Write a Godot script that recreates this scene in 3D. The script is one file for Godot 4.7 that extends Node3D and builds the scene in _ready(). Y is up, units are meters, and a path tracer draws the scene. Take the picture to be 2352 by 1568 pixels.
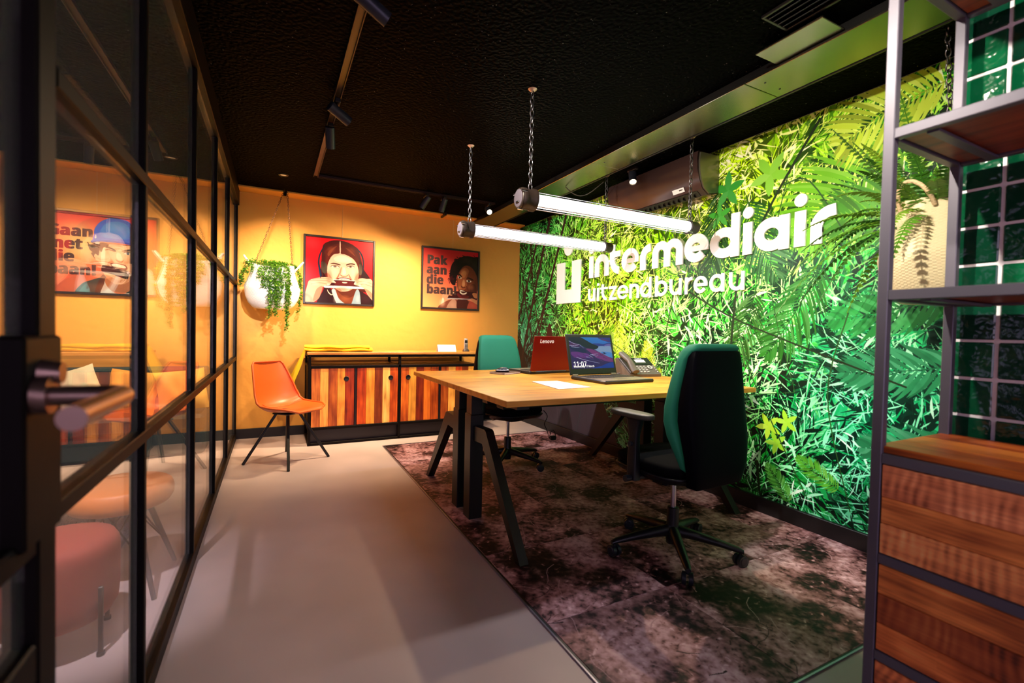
extends Node3D
# An office with a jungle photo wall, a glass partition and a double desk. Units are metres, y is up; +x runs along the orange wall, -z goes away from the camera.

var rng := RandomNumberGenerator.new()
var M := {}
const WALL_Z := -5.4
const MUR_X := 2.86
const CEIL := 2.5


# ---------- mesh builder ----------
class B:
	var v := PackedVector3Array()
	var uv := PackedVector2Array()
	var ix := PackedInt32Array()
	var t := Transform3D()
	var laid := 0

	func p(a: Vector3, b := Vector2.ZERO) -> int:
		v.append(t * a)
		uv.append(b)
		return v.size() - 1

	func tri(a: int, b: int, c: int) -> void:   # counter-clockwise seen from outside
		ix.append(a); ix.append(c); ix.append(b)

	func quad(a: Vector3, b: Vector3, c: Vector3, d: Vector3) -> void:
		var i := p(a, Vector2(0, 1)); p(b, Vector2(1, 1)); p(c, Vector2(1, 0)); p(d, Vector2(0, 0))
		tri(i, i + 1, i + 2); tri(i, i + 2, i + 3)

	func face(pts: Array, mid: Vector3) -> void:   # a flat convex face turned away from mid
		var n: Vector3 = (pts[1] - pts[0]).cross(pts[2] - pts[0])
		var c := Vector3.ZERO
		for q in pts:
			c += q
		if n.dot(c / pts.size() - mid) < 0:
			pts.reverse()
		var i := v.size()
		for q in pts:
			p(q)
		for k in range(1, pts.size() - 1):
			tri(i, i + k, i + k + 1)

	func box(c: Vector3, s: Vector3, bev := 0.0) -> void:
		var h := s * 0.5
		var b := minf(bev, minf(h.x, minf(h.y, h.z)) * 0.95)
		for ax in 3:
			var a1 := (ax + 1) % 3
			var a2 := (ax + 2) % 3
			for sg in [-1.0, 1.0]:
				var f := []
				for k in [[-1, -1], [1, -1], [1, 1], [-1, 1]]:
					f.append(_cp(c, h, b, ax, a1, a2, sg, k[0], k[1]))
				face(f, c)
		if b <= 0.0:
			return
		for ax in 3:   # twelve edges
			var a1 := (ax + 1) % 3
			var a2 := (ax + 2) % 3
			for s1 in [-1.0, 1.0]:
				for s2 in [-1.0, 1.0]:
					var f := []
					for k in [[a1, -1.0], [a1, 1.0], [a2, 1.0], [a2, -1.0]]:
						var q := Vector3.ZERO
						q[ax] = k[1] * (h[ax] - b)
						q[a1] = s1 * (h[a1] - (0.0 if k[0] == a1 else b))
						q[a2] = s2 * (h[a2] - (0.0 if k[0] == a2 else b))
						f.append(c + q)
					face(f, c)
		for sx in [-1.0, 1.0]:
			for sy in [-1.0, 1.0]:
				for sz in [-1.0, 1.0]:
					var f := []
					for ax in 3:
						var q := Vector3(sx * (h.x - b), sy * (h.y - b), sz * (h.z - b))
						q[ax] += [sx, sy, sz][ax] * b
						f.append(c + q)
					face(f, c)

	func _cp(c: Vector3, h: Vector3, b: float, ax: int, a1: int, a2: int, sg: float, k1: float, k2: float) -> Vector3:
		var q := Vector3.ZERO
		q[ax] = sg * h[ax]; q[a1] = k1 * (h[a1] - b); q[a2] = k2 * (h[a2] - b)
		return c + q

	func span(lo: Vector3, hi: Vector3, bev := 0.0) -> void:
		box((lo + hi) * 0.5, (hi - lo).abs(), bev)

	func bar(a: Vector3, b: Vector3, w: float, h: float, bev := 0.0, up := Vector3.UP) -> void:   # w across, h along up
		var d := (b - a).normalized()
		if absf(d.dot(up)) > 0.95:
			up = Vector3.RIGHT
		var x := up.cross(d).normalized()
		var y := d.cross(x)
		var keep := t
		t = t * Transform3D(Basis(x, y, d), (a + b) * 0.5)
		box(Vector3.ZERO, Vector3(w, h, (b - a).length()), bev)
		t = keep

	func grid(rows: Array, close_u := false, close_v := false, uvs := false) -> void:   # smooth surface; rows of equal length
		var n: int = rows[0].size()
		var m := rows.size()
		var i := v.size()
		for r in m:
			for k in n:
				p(rows[r][k], Vector2(float(k) / maxf(n - 1, 1), float(r) / maxf(m - 1, 1)) if uvs else Vector2.ZERO)
		for r in (m if close_v else m - 1):
			for k in (n if close_u else n - 1):
				var a := i + r * n + k
				var b := i + r * n + (k + 1) % n
				var c := i + ((r + 1) % m) * n + (k + 1) % n
				var d := i + ((r + 1) % m) * n + k
				tri(a, b, c); tri(a, c, d)

	func fan(ring: Array, flip := false) -> void:
		var c := Vector3.ZERO
		for q in ring:
			c += q
		c /= ring.size()
		var i := p(c)
		for q in ring:
			p(q)
		for k in ring.size():
			var a := i + 1 + k
			var b := i + 1 + (k + 1) % ring.size()
			if flip:
				tri(i, b, a)
			else:
				tri(i, a, b)

	func tube(path: Array, r: Variant, n := 8, cap := true, closed := false) -> void:
		var m := path.size()
		var rows := []
		var up := Vector3.UP
		var d0: Vector3 = (path[1] - path[0]).normalized()
		if absf(d0.dot(up)) > 0.9:
			up = Vector3.RIGHT
		var x := up.cross(d0).normalized()
		for k in m:
			var a: Vector3 = path[(k - 1 + m) % m] if closed else path[maxi(k - 1, 0)]
			var b: Vector3 = path[(k + 1) % m] if closed else path[mini(k + 1, m - 1)]
			var d := (b - a).normalized()
			x = (x - d * x.dot(d)).normalized()
			var y := d.cross(x)
			var rr: float = r[k] if r is Array else r
			var ring := []
			for j in n:
				var w := TAU * j / n
				ring.append(path[k] + (x * cos(w) + y * sin(w)) * rr)
			rows.append(ring)
		grid(rows, true, closed)
		if cap and not closed:
			fan(rows[0], true)
			fan(rows[m - 1])

	func lathe(prof: Array, n := 24) -> void:   # (r, y) from the bottom up
		var rows := []
		for q in prof:
			var ring := []
			for j in n:
				var w := -TAU * j / n
				ring.append(Vector3(cos(w) * q.x, q.y, sin(w) * q.x))
			rows.append(ring)
		grid(rows, true)

	func loft(rows: Array, caps := true) -> void:
		grid(rows, true)
		if caps:
			fan(rows[0], true)
			fan(rows[rows.size() - 1])

	func prism(poly: PackedVector2Array, z0: float, z1: float) -> void:   # a 2D outline pushed along z
		var tr := Geometry2D.triangulate_polygon(poly)
		for sd in 2:
			var i := v.size()
			for q in poly:
				p(Vector3(q.x, q.y, z1 if sd else z0), q)
			for k in range(0, tr.size(), 3):
				var a: Vector2 = poly[tr[k]]
				var up: bool = (poly[tr[k + 1]] - a).cross(poly[tr[k + 2]] - a) > 0
				if up == (sd == 1):
					tri(i + tr[k], i + tr[k + 1], i + tr[k + 2])
				else:
					tri(i + tr[k], i + tr[k + 2], i + tr[k + 1])
		var ccw := not Geometry2D.is_polygon_clockwise(poly)
		for k in poly.size():
			var a := poly[k]
			var b := poly[(k + 1) % poly.size()]
			if ccw:
				quad(Vector3(a.x, a.y, z0), Vector3(b.x, b.y, z0), Vector3(b.x, b.y, z1), Vector3(a.x, a.y, z1))
			else:
				quad(Vector3(b.x, b.y, z0), Vector3(a.x, a.y, z0), Vector3(a.x, a.y, z1), Vector3(b.x, b.y, z1))

	func stroke(path: Array, w: float, z0: float, z1: float) -> void:   # a pen stroke of constant width, pushed along z
		laid += 1
		z1 += laid * 0.0003
		z0 += laid * 0.0003
		var l := []
		var r := []
		for k in path.size():
			var a: Vector2 = path[maxi(k - 1, 0)]
			var b: Vector2 = path[mini(k + 1, path.size() - 1)]
			var d := (b - a).normalized()
			var nn := Vector2(-d.y, d.x) * w * 0.5
			if k > 0 and k < path.size() - 1:
				var d1: Vector2 = (path[k] - a).normalized()
				nn /= maxf(0.4, absf(Vector2(-d.y, d.x).dot(Vector2(-d1.y, d1.x))))
			l.append(path[k] + nn)
			r.append(path[k] - nn)
		for k in path.size() - 1:
			for z in [[z1, 1.0], [z0, -1.0]]:
				var f := [Vector3(l[k].x, l[k].y, z[0]), Vector3(r[k].x, r[k].y, z[0]), Vector3(r[k + 1].x, r[k + 1].y, z[0]), Vector3(l[k + 1].x, l[k + 1].y, z[0])]
				face(f, Vector3(path[k].x, path[k].y, (z0 + z1) * 0.5))
			for s in [l, r]:
				face([Vector3(s[k].x, s[k].y, z0), Vector3(s[k + 1].x, s[k + 1].y, z0), Vector3(s[k + 1].x, s[k + 1].y, z1), Vector3(s[k].x, s[k].y, z1)], Vector3((path[k].x + path[k + 1].x) / 2, (path[k].y + path[k + 1].y) / 2, (z0 + z1) * 0.5))
		for e in [0, path.size() - 1]:
			var o: Vector2 = path[1] if e == 0 else path[path.size() - 2]
			face([Vector3(l[e].x, l[e].y, z0), Vector3(r[e].x, r[e].y, z0), Vector3(r[e].x, r[e].y, z1), Vector3(l[e].x, l[e].y, z1)], Vector3(o.x, o.y, (z0 + z1) / 2))

	func mesh() -> ArrayMesh:
		var nn := PackedVector3Array()
		nn.resize(v.size())
		for k in range(0, ix.size(), 3):
			var a := ix[k]
			var b := ix[k + 2]
			var c := ix[k + 1]
			var n := (v[b] - v[a]).cross(v[c] - v[a])
			nn[a] += n; nn[b] += n; nn[c] += n
		for k in nn.size():
			nn[k] = nn[k].normalized() if nn[k].length_squared() > 1e-20 else Vector3.UP
		var ar := []
		ar.resize(Mesh.ARRAY_MAX)
		ar[Mesh.ARRAY_VERTEX] = v
		ar[Mesh.ARRAY_NORMAL] = nn
		ar[Mesh.ARRAY_TEX_UV] = uv
		ar[Mesh.ARRAY_INDEX] = ix
		var m := ArrayMesh.new()
		m.add_surface_from_arrays(Mesh.PRIMITIVE_TRIANGLES, ar)
		return m


# ---------- naming ----------
var taken := {}

func numbered(called: String) -> String:
	taken[called] = taken.get(called, -1) + 1
	return called if taken[called] == 0 else "%s_%03d" % [called, taken[called]]

func tag(o: Node, label: String, category: String, group := "") -> void:
	o.set_meta("label", label)
	o.set_meta("category", category)
	if group:
		o.set_meta("group", group)

func thing(called: String, label: String, category: String, at := Vector3.ZERO, turn := 0.0, group := "") -> Node3D:
	var o := Node3D.new()
	o.name = numbered(called)
	add_child(o)
	o.position = at
	o.rotation.y = turn
	tag(o, label, category, group)
	return o

func part(parent: Node, called: String, shape: Variant, mat: Material, at := Vector3.ZERO, basis := Basis()) -> MeshInstance3D:
	var o := MeshInstance3D.new()
	o.mesh = shape.mesh() if shape is B else shape
	o.material_override = mat
	o.name = called if parent != self else numbered(called)
	o.transform = Transform3D(basis, at)
	o.cast_shadow = GeometryInstance3D.SHADOW_CASTING_SETTING_ON
	parent.add_child(o, true)
	return o

func solo(called: String, shape: Variant, mat: Material, label: String, category: String, at := Vector3.ZERO, basis := Basis(), group := "") -> MeshInstance3D:
	var o := part(self, called, shape, mat, at, basis)
	tag(o, label, category, group)
	return o

func struct(called: String, shape: Variant, mat: Material, at := Vector3.ZERO, basis := Basis()) -> MeshInstance3D:
	var o := part(self, called, shape, mat, at, basis)
	o.set_meta("kind", "structure")
	return o

func boxed(c: Vector3, s: Vector3, bev := 0.0) -> B:
	var b := B.new()
	b.box(c, s, bev)
	return b

func text(parent: Node, called: String, words: String, em: float, mat: Material, at: Vector3, basis := Basis(), depth := 0.0006, fat := 0.0, weight := 700) -> MeshInstance3D:
	var f := SystemFont.new()
	f.font_names = PackedStringArray(["Droid Sans"])
	f.font_weight = weight
	var tm := TextMesh.new()
	tm.font = f
	tm.text = words
	tm.font_size = 64
	tm.pixel_size = em / 64.0
	tm.depth = depth
	tm.curve_step = 1.0
	tm.horizontal_alignment = HORIZONTAL_ALIGNMENT_LEFT
	if fat <= 0.0:
		return part(parent, called, tm, mat, at, basis)
	var b := B.new()   # heavier lettering: the same outlines laid over each other a little apart
	var k := 0
	for s in tm.get_surface_count():
		var ar := tm.surface_get_arrays(s)
		for d in [Vector2(-1, 0.3), Vector2(-1, -0.3), Vector2(1, 0.3), Vector2(1, -0.3), Vector2(-0.5, 0.4), Vector2(0.5, -0.4), Vector2(0.5, 0.4), Vector2(-0.5, -0.4), Vector2.ZERO]:
			var i := b.v.size()
			for q in ar[Mesh.ARRAY_VERTEX]:
				b.p(q + Vector3(d.x, d.y, 0) * em * fat * 0.04 + Vector3(0, 0, k * 0.00004))
			k += 1
			var id = ar[Mesh.ARRAY_INDEX]
			for j in (id.size() if id else ar[Mesh.ARRAY_VERTEX].size()):
				b.ix.append(i + (id[j] if id else j))
	return part(parent, called, b, mat, at, basis)


# ---------- materials ----------
func rgb(r: float, g: float, b: float) -> Color:
	return Color(r / 255.0, g / 255.0, b / 255.0)

func mat(c: Color, rough := 0.6, metal := 0.0, spec := 0.5) -> StandardMaterial3D:
	var m := StandardMaterial3D.new()
	m.albedo_color = c
	m.roughness = rough
	m.metallic = metal
	m.metallic_specular = spec
	return m

func glow(c: Color, e: float) -> StandardMaterial3D:
	var m := mat(Color(0.9, 0.9, 0.9), 0.5)
	m.emission_enabled = true
	m.emission = c
	m.emission_energy_multiplier = e
	return m

func noise_bytes(w: int, h: int, freq: float, sd: int, oct := 4, kind := FastNoiseLite.TYPE_SIMPLEX_SMOOTH, ridged := false) -> PackedByteArray:
	var n := FastNoiseLite.new()
	n.noise_type = kind
	n.seed = sd
	n.frequency = freq
	n.fractal_octaves = oct
	n.fractal_type = FastNoiseLite.FRACTAL_RIDGED if ridged else FastNoiseLite.FRACTAL_FBM
	return n.get_seamless_image(w, h).get_data()

func ramp(stops: Array) -> Array:   # 256 colours out of [place, colour] stops
	var g := Gradient.new()
	g.offsets = PackedFloat32Array(stops.map(func(s): return s[0]))
	g.colors = PackedColorArray(stops.map(func(s): return s[1]))
	var out := []
	for k in 256:
		out.append(g.sample(k / 255.0))
	return out

func tex(im: Image) -> ImageTexture:
	return ImageTexture.create_from_image(im)

func wood_tex(stops: Array, sd: int, saw := 0.0) -> ImageTexture:   # the grain runs along the picture's height
	var w := 256
	var h := 512
	var a := noise_bytes(w, 64, 0.045, sd, 5)
	var im0 := Image.create_from_data(w, 64, false, Image.FORMAT_L8, a)
	im0.resize(w, h, Image.INTERPOLATE_CUBIC)
	a = im0.get_data()
	var b := noise_bytes(w, h, 0.008, sd + 7, 3)
	var c := noise_bytes(w, 16, 0.28, sd + 3, 2)
	var im1 := Image.create_from_data(w, 16, false, Image.FORMAT_L8, c)
	im1.resize(w, h, Image.INTERPOLATE_CUBIC)
	c = im1.get_data()
	var lut := ramp(stops)
	var out := PackedByteArray()
	out.resize(w * h * 3)
	for i in w * h:
		var q := int(a[i] * 0.45 + b[i] * 0.45 + c[i] * 0.28 - 22)
		if saw > 0.0:
			q += int(saw * 255.0 * (sin(float(i / w) * 0.55 + b[i] * 0.03) * 0.5) * (b[(i * 3) % (w * h)] / 255.0))
		var k: Color = lut[clampi(q, 0, 255)]
		out[i * 3] = k.r8; out[i * 3 + 1] = k.g8; out[i * 3 + 2] = k.b8
	return tex(Image.create_from_data(w, h, false, Image.FORMAT_RGB8, out))

func wood(t: ImageTexture, tint: Color, off: Vector3, rough := 0.5, scale := Vector3(3.2, 0.9, 3.2)) -> StandardMaterial3D:
	var m := mat(tint, rough)
	m.albedo_texture = t
	m.uv1_triplanar = true
	m.uv1_scale = scale
	m.uv1_offset = off
	m.heightmap_enabled = true
	m.heightmap_texture = t
	m.heightmap_scale = 0.04
	return m


# ---------- print: flat pictures for the photo wall, posters and screens ----------
func fill(im: Image, pts: PackedVector2Array, c: Color) -> void:
	var y0 := 1e9
	var y1 := -1e9
	for q in pts:
		y0 = minf(y0, q.y); y1 = maxf(y1, q.y)
	var n := pts.size()
	for y in range(maxi(0, int(ceil(y0 - 0.5))), mini(im.get_height() - 1, int(floor(y1 - 0.5))) + 1):
		var yy := y + 0.5
		var xs := PackedFloat32Array()
		var a := pts[n - 1]
		for b in pts:
			if (a.y <= yy) != (b.y <= yy):
				xs.append(a.x + (yy - a.y) / (b.y - a.y) * (b.x - a.x))
			a = b
		if xs.size() > 2:
			xs.sort()
		for k in range(0, xs.size() - 1, 2):
			var x0 := int(round(minf(xs[k], xs[k + 1])))
			var x1 := int(round(maxf(xs[k], xs[k + 1])))
			if x1 > x0:
				im.fill_rect(Rect2i(x0, y, x1 - x0, 1), c)

func smooth(flat: Array, s: Vector2, o := Vector2.ZERO, closed := true, steps := 5) -> PackedVector2Array:   # a curve through x, y, x, y ...
	var p := PackedVector2Array()
	for k in range(0, flat.size(), 2):
		p.append(Vector2(flat[k], flat[k + 1]) * s + o)
	var out := PackedVector2Array()
	var n := p.size()
	for k in (n if closed else n - 1):
		var a := p[(k - 1 + n) % n] if closed else p[maxi(k - 1, 0)]
		var d := p[(k + 2) % n] if closed else p[mini(k + 2, n - 1)]
		for j in steps:
			out.append(p[k].cubic_interpolate(p[(k + 1) % n], a, d, float(j) / steps))
	if not closed:
		out.append(p[n - 1])
	return out

func line(im: Image, pts: PackedVector2Array, w: float, c: Color, w_end := -1.0) -> void:
	var l := PackedVector2Array()
	var r := PackedVector2Array()
	var n := pts.size()
	for k in n:
		var d := (pts[mini(k + 1, n - 1)] - pts[maxi(k - 1, 0)]).normalized()
		var h := lerpf(w, w_end if w_end >= 0 else w, float(k) / (n - 1)) * 0.5
		l.append(pts[k] + Vector2(-d.y, d.x) * h)
		r.append(pts[k] - Vector2(-d.y, d.x) * h)
	r.reverse()
	l.append_array(r)
	fill(im, l, c)

func leaf(im: Image, at: Vector2, ang: float, ln: float, w: float, c: Color, bend := 0.0) -> void:
	var l := PackedVector2Array()
	var r := PackedVector2Array()
	for k in 5:
		var t := k / 4.0
		var d := Vector2.from_angle(ang + bend * (t - 0.3))
		var q := at + Vector2.from_angle(ang + bend * (t * 0.5 - 0.3)) * ln * t
		var h: float = w * [0.12, 0.42, 0.5, 0.34, 0.0][k]
		l.append(q + Vector2(-d.y, d.x) * h)
		r.append(q - Vector2(-d.y, d.x) * h)
	r.reverse()
	l.append_array(r)
	fill(im, l, c)

func frond(im: Image, at: Vector2, ang: float, ln: float, w: float, n: int, c: Color, bend := 0.0, lw := 0.0, spread := 1.0) -> void:
	var pts := PackedVector2Array()
	for k in 9:
		var t := k / 8.0
		pts.append(at + Vector2.from_angle(ang + bend * t * 0.5) * ln * t)
	for k in n:
		var t := 0.08 + 0.9 * k / n
		var q := at + Vector2.from_angle(ang + bend * t * 0.5) * ln * t
		var a := ang + bend * t
		var s := w * sin(PI * clampf(t * 0.85 + 0.12, 0, 1))
		for sd in [-1.0, 1.0]:
			var k2 := c.lightened(rng.randf() * 0.18) if rng.randf() < 0.5 else c.darkened(rng.randf() * 0.25)
			leaf(im, q, a + sd * spread * (1.15 - 0.5 * t) + rng.randf_range(-0.08, 0.08), s * rng.randf_range(0.85, 1.1), lw if lw > 0 else ln / n * 0.9, k2, -sd * 0.3)
	line(im, pts, maxf(ln * 0.012, 3.0), c.darkened(0.25), 2.0)

# what the jungle print looks like along the wall: rows from the top, columns from the far corner; [ground, leaf, bright] as 0xRRGGBB
const JUNGLE := [
	[[0x0b2012, 0x1f6b35, 0x55b060], [0x101f14, 0x27703a, 0x5fc068], [0x29401c, 0x4f9a30, 0xa8dc60], [0x3c5a14, 0x7cb824, 0xd8ee70], [0x5a8a16, 0xa6d62c, 0xf0f8a0], [0x8cb020, 0xcbe63c, 0xfdffd0], [0x7aa41a, 0xb9dd30, 0xf8fcc0], [0x1c5a18, 0x6fb828, 0xd0e860], [0x0c3014, 0x2f8a2c, 0x8ccc40]],
	[[0x0c2212, 0x1f6b38, 0x58b468], [0x142a14, 0x2f7f38, 0x7cc860], [0x3f5a24, 0x7ab83c, 0xc8e880], [0x4a6428, 0x8fc43a, 0xd8f088], [0x4a7a16, 0x92cc2a, 0xe4f488], [0x6aa01a, 0xb4dc34, 0xf8fcb8], [0x62961a, 0xa8d832, 0xf4fab0], [0x185218, 0x50a82c, 0xb4e050], [0x0c3616, 0x2f8a34, 0x8cc848]],
	[[0x0d2014, 0x1c6a3c, 0x58b878], [0x12301a, 0x2b8040, 0x74c86c], [0x2c5a1a, 0x6cb830, 0xc4e860], [0x3a6a18, 0x86c82c, 0xd8f064], [0x3c6a18, 0x7cc42c, 0xd4ee68], [0x2f6a1c, 0x74c034, 0xd0f070], [0x1f6a24, 0x58b83c, 0xbce868], [0x145c30, 0x3aa850, 0x90dc70], [0x105034, 0x35a060, 0x88d088]],
	[[0x120f12, 0x175a38, 0x48a878], [0x14241a, 0x258044, 0x70c878], [0x2a5a18, 0x70bc2c, 0xc8e850], [0x3c6e14, 0x94cc24, 0xdcf060], [0x245a1c, 0x64b838, 0xd0f090], [0x1a5628, 0x50b044, 0xd8f4b0], [0x165428, 0x48b04c, 0xd4f4b8], [0x14583a, 0x36a864, 0x98e0a0], [0x1c5c48, 0x34a468, 0x90d8a0]],
	[[0x1a1216, 0x1c4a38, 0x408870], [0x20201e, 0x2a6a40, 0x60b080], [0x22481c, 0x4a9c34, 0xa8dc60], [0x2c5c18, 0x74b828, 0xc8e858], [0x1a4c20, 0x4aa83c, 0xd0f0a8], [0x103c24, 0x35983c, 0xc8f0c0], [0x0d3420, 0x2f9a3c, 0xb4e8a0], [0x14503c, 0x28986a, 0x80d0a8], [0x18543f, 0x309c6c, 0x84d0a0]],
	[[0x1c161c, 0x2a3038, 0x405858], [0x221c24, 0x2c3840, 0x48706c], [0x161e1c, 0x1a6a5c, 0x60d0c0], [0x0c2a1e, 0x1f8048, 0x80e0b8], [0x0b2616, 0x26882c, 0x90d878], [0x08200f, 0x24862c, 0x90d868], [0x07200f, 0x238a34, 0x90dc80], [0x0f4030, 0x1f8c5c, 0x80d4b4], [0x124838, 0x238c5c, 0x70c8a0]],
	[[0x1a151a, 0x262830, 0x384850], [0x1c1820, 0x242c34, 0x3c5c5c], [0x12181a, 0x18585c, 0x58c8c8], [0x0a1c18, 0x1a7050, 0x70d8c8], [0x08180e, 0x1c7830, 0x98e0a8], [0x060f09, 0x1f7a28, 0x90d888], [0x060f09, 0x1f8030, 0xa0e4b0], [0x0c2c20, 0x1c7c4c, 0x80d8b8], [0x0e3828, 0x1f7c4c, 0x70c8a0]],
]

func jungle_at(u: float, v: float, tier: int) -> Color:
	var x := clampf(u * 9.0 - 0.5, 0, 7.999)
	var y := clampf(v * 7.0 - 0.5, 0, 5.999)
	var i := int(x)
	var j := int(y)
	var c := []
	for k in [[j, i], [j, i + 1], [j + 1, i], [j + 1, i + 1]]:
		c.append(Color.hex((int(JUNGLE[k[0]][k[1]][tier]) << 8) | 0xff))
	var m: Color = c[0].lerp(c[1], x - i).lerp(c[2].lerp(c[3], x - i), y - j)
	m.s = minf(1.0, m.s * (1.12 if tier == 2 else 1.3))   # a vivid print
	m.v = minf(1.0, m.v * (1.18 + 0.5 * maxf(0.0, 1.0 - u / 0.3)))
	if tier > 0:
		var sun := exp(-(pow((u - 0.79) / 0.10, 2.0) + pow((v - 0.17) / 0.17, 2.0))) + 0.5 * exp(-(pow((u - 0.60) / 0.07, 2.0) + pow((v - 0.3) / 0.13, 2.0))) + 0.4 * exp(-(pow((u - 0.44) / 0.06, 2.0) + pow((v - 0.62) / 0.12, 2.0)))
		m = m.lerp(Color(0.98, 1.0, 0.55) if tier == 2 else Color(0.78, 0.95, 0.2), minf(0.75, sun * 0.7))
	return m

func jungle_tex() -> ImageTexture:
	var w := 4096
	var h := 2080
	var s := Vector2(w, h)
	var im := Image.create(96, 48, false, Image.FORMAT_RGB8)
	for y in 48:
		for x in 96:
			im.set_pixel(x, y, jungle_at((x + 0.5) / 96.0, (y + 0.5) / 48.0, 0))
	im.resize(w, h, Image.INTERPOLATE_CUBIC)
	rng.seed = 41
	var lean := FastNoiseLite.new()
	lean.seed = 5
	lean.frequency = 0.0011
	# broad soft leaves, far behind
	for k in 1100:
		var u := rng.randf()
		var v := rng.randf()
		leaf(im, Vector2(u, v) * s, rng.randf() * TAU, rng.randf_range(120, 420), rng.randf_range(24, 80), jungle_at(u, v, 0).lerp(jungle_at(u, v, 1), rng.randf_range(0.0, 0.6)), rng.randf_range(-0.6, 0.6))
	# fronds in every direction, each leaning the way its neighbours do
	for k in 520:
		var u := rng.randf()
		var v := rng.randf()
		var tone := jungle_at(u, v, 1).lerp(jungle_at(u, v, 0 if rng.randf() < 0.45 else 2), rng.randf() * 0.6)
		var a := lean.get_noise_2d(u * w, v * h) * 6.0 + rng.randf_range(-0.7, 0.7) + (PI if rng.randf() < 0.5 else 0.0)
		frond(im, Vector2(u, v) * s, a, rng.randf_range(180, 520), rng.randf_range(60, 190), rng.randi_range(9, 20), tone, rng.randf_range(-0.8, 0.8), rng.randf_range(9, 19))
	# pale stump behind the lettering
	fill(im, smooth([0.565, 0.13, 0.615, 0.12, 0.63, 0.22, 0.625, 0.37, 0.58, 0.38, 0.565, 0.26], s), rgb(128, 132, 100))
	fill(im, smooth([0.575, 0.36, 0.622, 0.35, 0.626, 0.43, 0.59, 0.45], s), rgb(40, 56, 40))
	# tufts of long blades that share a root, with the dark between them
	for k in 1500:
		var u := rng.randf()
		var v := rng.randf()
		var q := rng.randf()
		var a := -PI / 2 + lean.get_noise_2d(u * w + 900, v * h) * 5.0 + rng.randf_range(-1.2, 1.2)
		var tone := jungle_at(u, v, 1)
		tone = tone.lerp(jungle_at(u, v, 0).darkened(0.3), rng.randf_range(0.6, 1.0)) if q < 0.36 else (tone.lerp(jungle_at(u, v, 2), rng.randf_range(0.2, 0.9)) if q > 0.66 else tone)
		if absf(u - 0.595) < 0.035 and absf(v - 0.25) < 0.15 and rng.randf() < 0.75:
			continue
		for j in rng.randi_range(3, 8):
			leaf(im, Vector2(u, v) * s + Vector2(rng.randf_range(-30, 30), rng.randf_range(-20, 20)), a + rng.randf_range(-0.5, 0.5), rng.randf_range(60, 260), rng.randf_range(7, 22), tone.lightened(rng.randf() * 0.14), rng.randf_range(-0.7, 0.7))
	# deep gaps
	for k in 2200:
		var u := rng.randf()
		var v := rng.randf()
		leaf(im, Vector2(u, v) * s, -PI / 2 + lean.get_noise_2d(u * w + 900, v * h) * 5.0 + rng.randf_range(-1.0, 1.0), rng.randf_range(40, 200), rng.randf_range(8, 30), jungle_at(u, v, 0).darkened(0.55), rng.randf_range(-0.8, 0.8))
	# shade gathers in the undergrowth
	for k in 2600:
		var u := rng.randf()
		var v := pow(rng.randf(), 0.6)
		if lean.get_noise_2d(u * w * 2.2, v * h * 2.2 + 4000) > rng.randf_range(-0.35, 0.05):
			continue
		leaf(im, Vector2(u, v) * s, -PI / 2 + rng.randf_range(-1.3, 1.3), rng.randf_range(80, 260), rng.randf_range(14, 44), jungle_at(u, v, 0).darkened(rng.randf_range(0.3, 0.7)), rng.randf_range(-0.8, 0.8))
	# fine twigs and blades
	for k in 9000:
		var u := rng.randf()
		var v := rng.randf()
		var q := rng.randf()
		var tone := jungle_at(u, v, 0).darkened(0.4) if q < 0.35 else (jungle_at(u, v, 2) if q > 0.6 else jungle_at(u, v, 1))
		leaf(im, Vector2(u, v) * s, -PI / 2 + lean.get_noise_2d(u * w + 900, v * h) * 5.0 + rng.randf_range(-1.1, 1.1), rng.randf_range(40, 190), rng.randf_range(4, 9), tone, rng.randf_range(-0.4, 0.4))
	# sunlit leaves, gathered in patches
	var patch := FastNoiseLite.new()
	patch.seed = 8
	patch.frequency = 0.004
	for k in 4600:
		var u := rng.randf()
		var v := rng.randf()
		if v > 0.62 and u < 0.3 or u < 0.16 and rng.randf() < 0.6 or patch.get_noise_2d(u * w, v * h) < rng.randf_range(-0.15, 0.3):
			continue
		if u > 0.3 and u < 0.83 and v > 0.18 and v < 0.46 and rng.randf() < 0.6:
			continue
		var tone := jungle_at(u, v, 2).lerp(Color.WHITE, pow(rng.randf(), 2.0) * 0.8)
		leaf(im, Vector2(u, v) * s, -PI / 2 + lean.get_noise_2d(u * w, v * h + 500) * 6.0 + rng.randf_range(-0.9, 0.9), rng.randf_range(20, 120), rng.randf_range(5, 17), tone, rng.randf_range(-0.5, 0.5))
	# brown trunks and root plates on the far side
	var bark := rgb(44, 22, 24)
	var mauve := rgb(62, 52, 62)
	fill(im, smooth([0.0, 0.62, 0.035, 0.66, 0.06, 0.8, 0.05, 1.0, 0.0, 1.0], s), rgb(36, 26, 30))
	fill(im, smooth([0.10, 0.66, 0.16, 0.74, 0.27, 0.72, 0.34, 0.70, 0.37, 0.8, 0.43, 0.98, 0.40, 1.02, 0.07, 1.02, 0.10, 0.82], s), mauve)
	for k in 16:
		var x := rng.randf_range(0.12, 0.38)
		line(im, smooth([x, 0.72, x - 0.015, 0.82, x - 0.05 + rng.randf() * 0.09, 1.0], s, Vector2.ZERO, false), rng.randf_range(4, 13), [rgb(48, 42, 50), rgb(80, 72, 80), rgb(42, 76, 74)][k % 3], 3)
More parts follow.
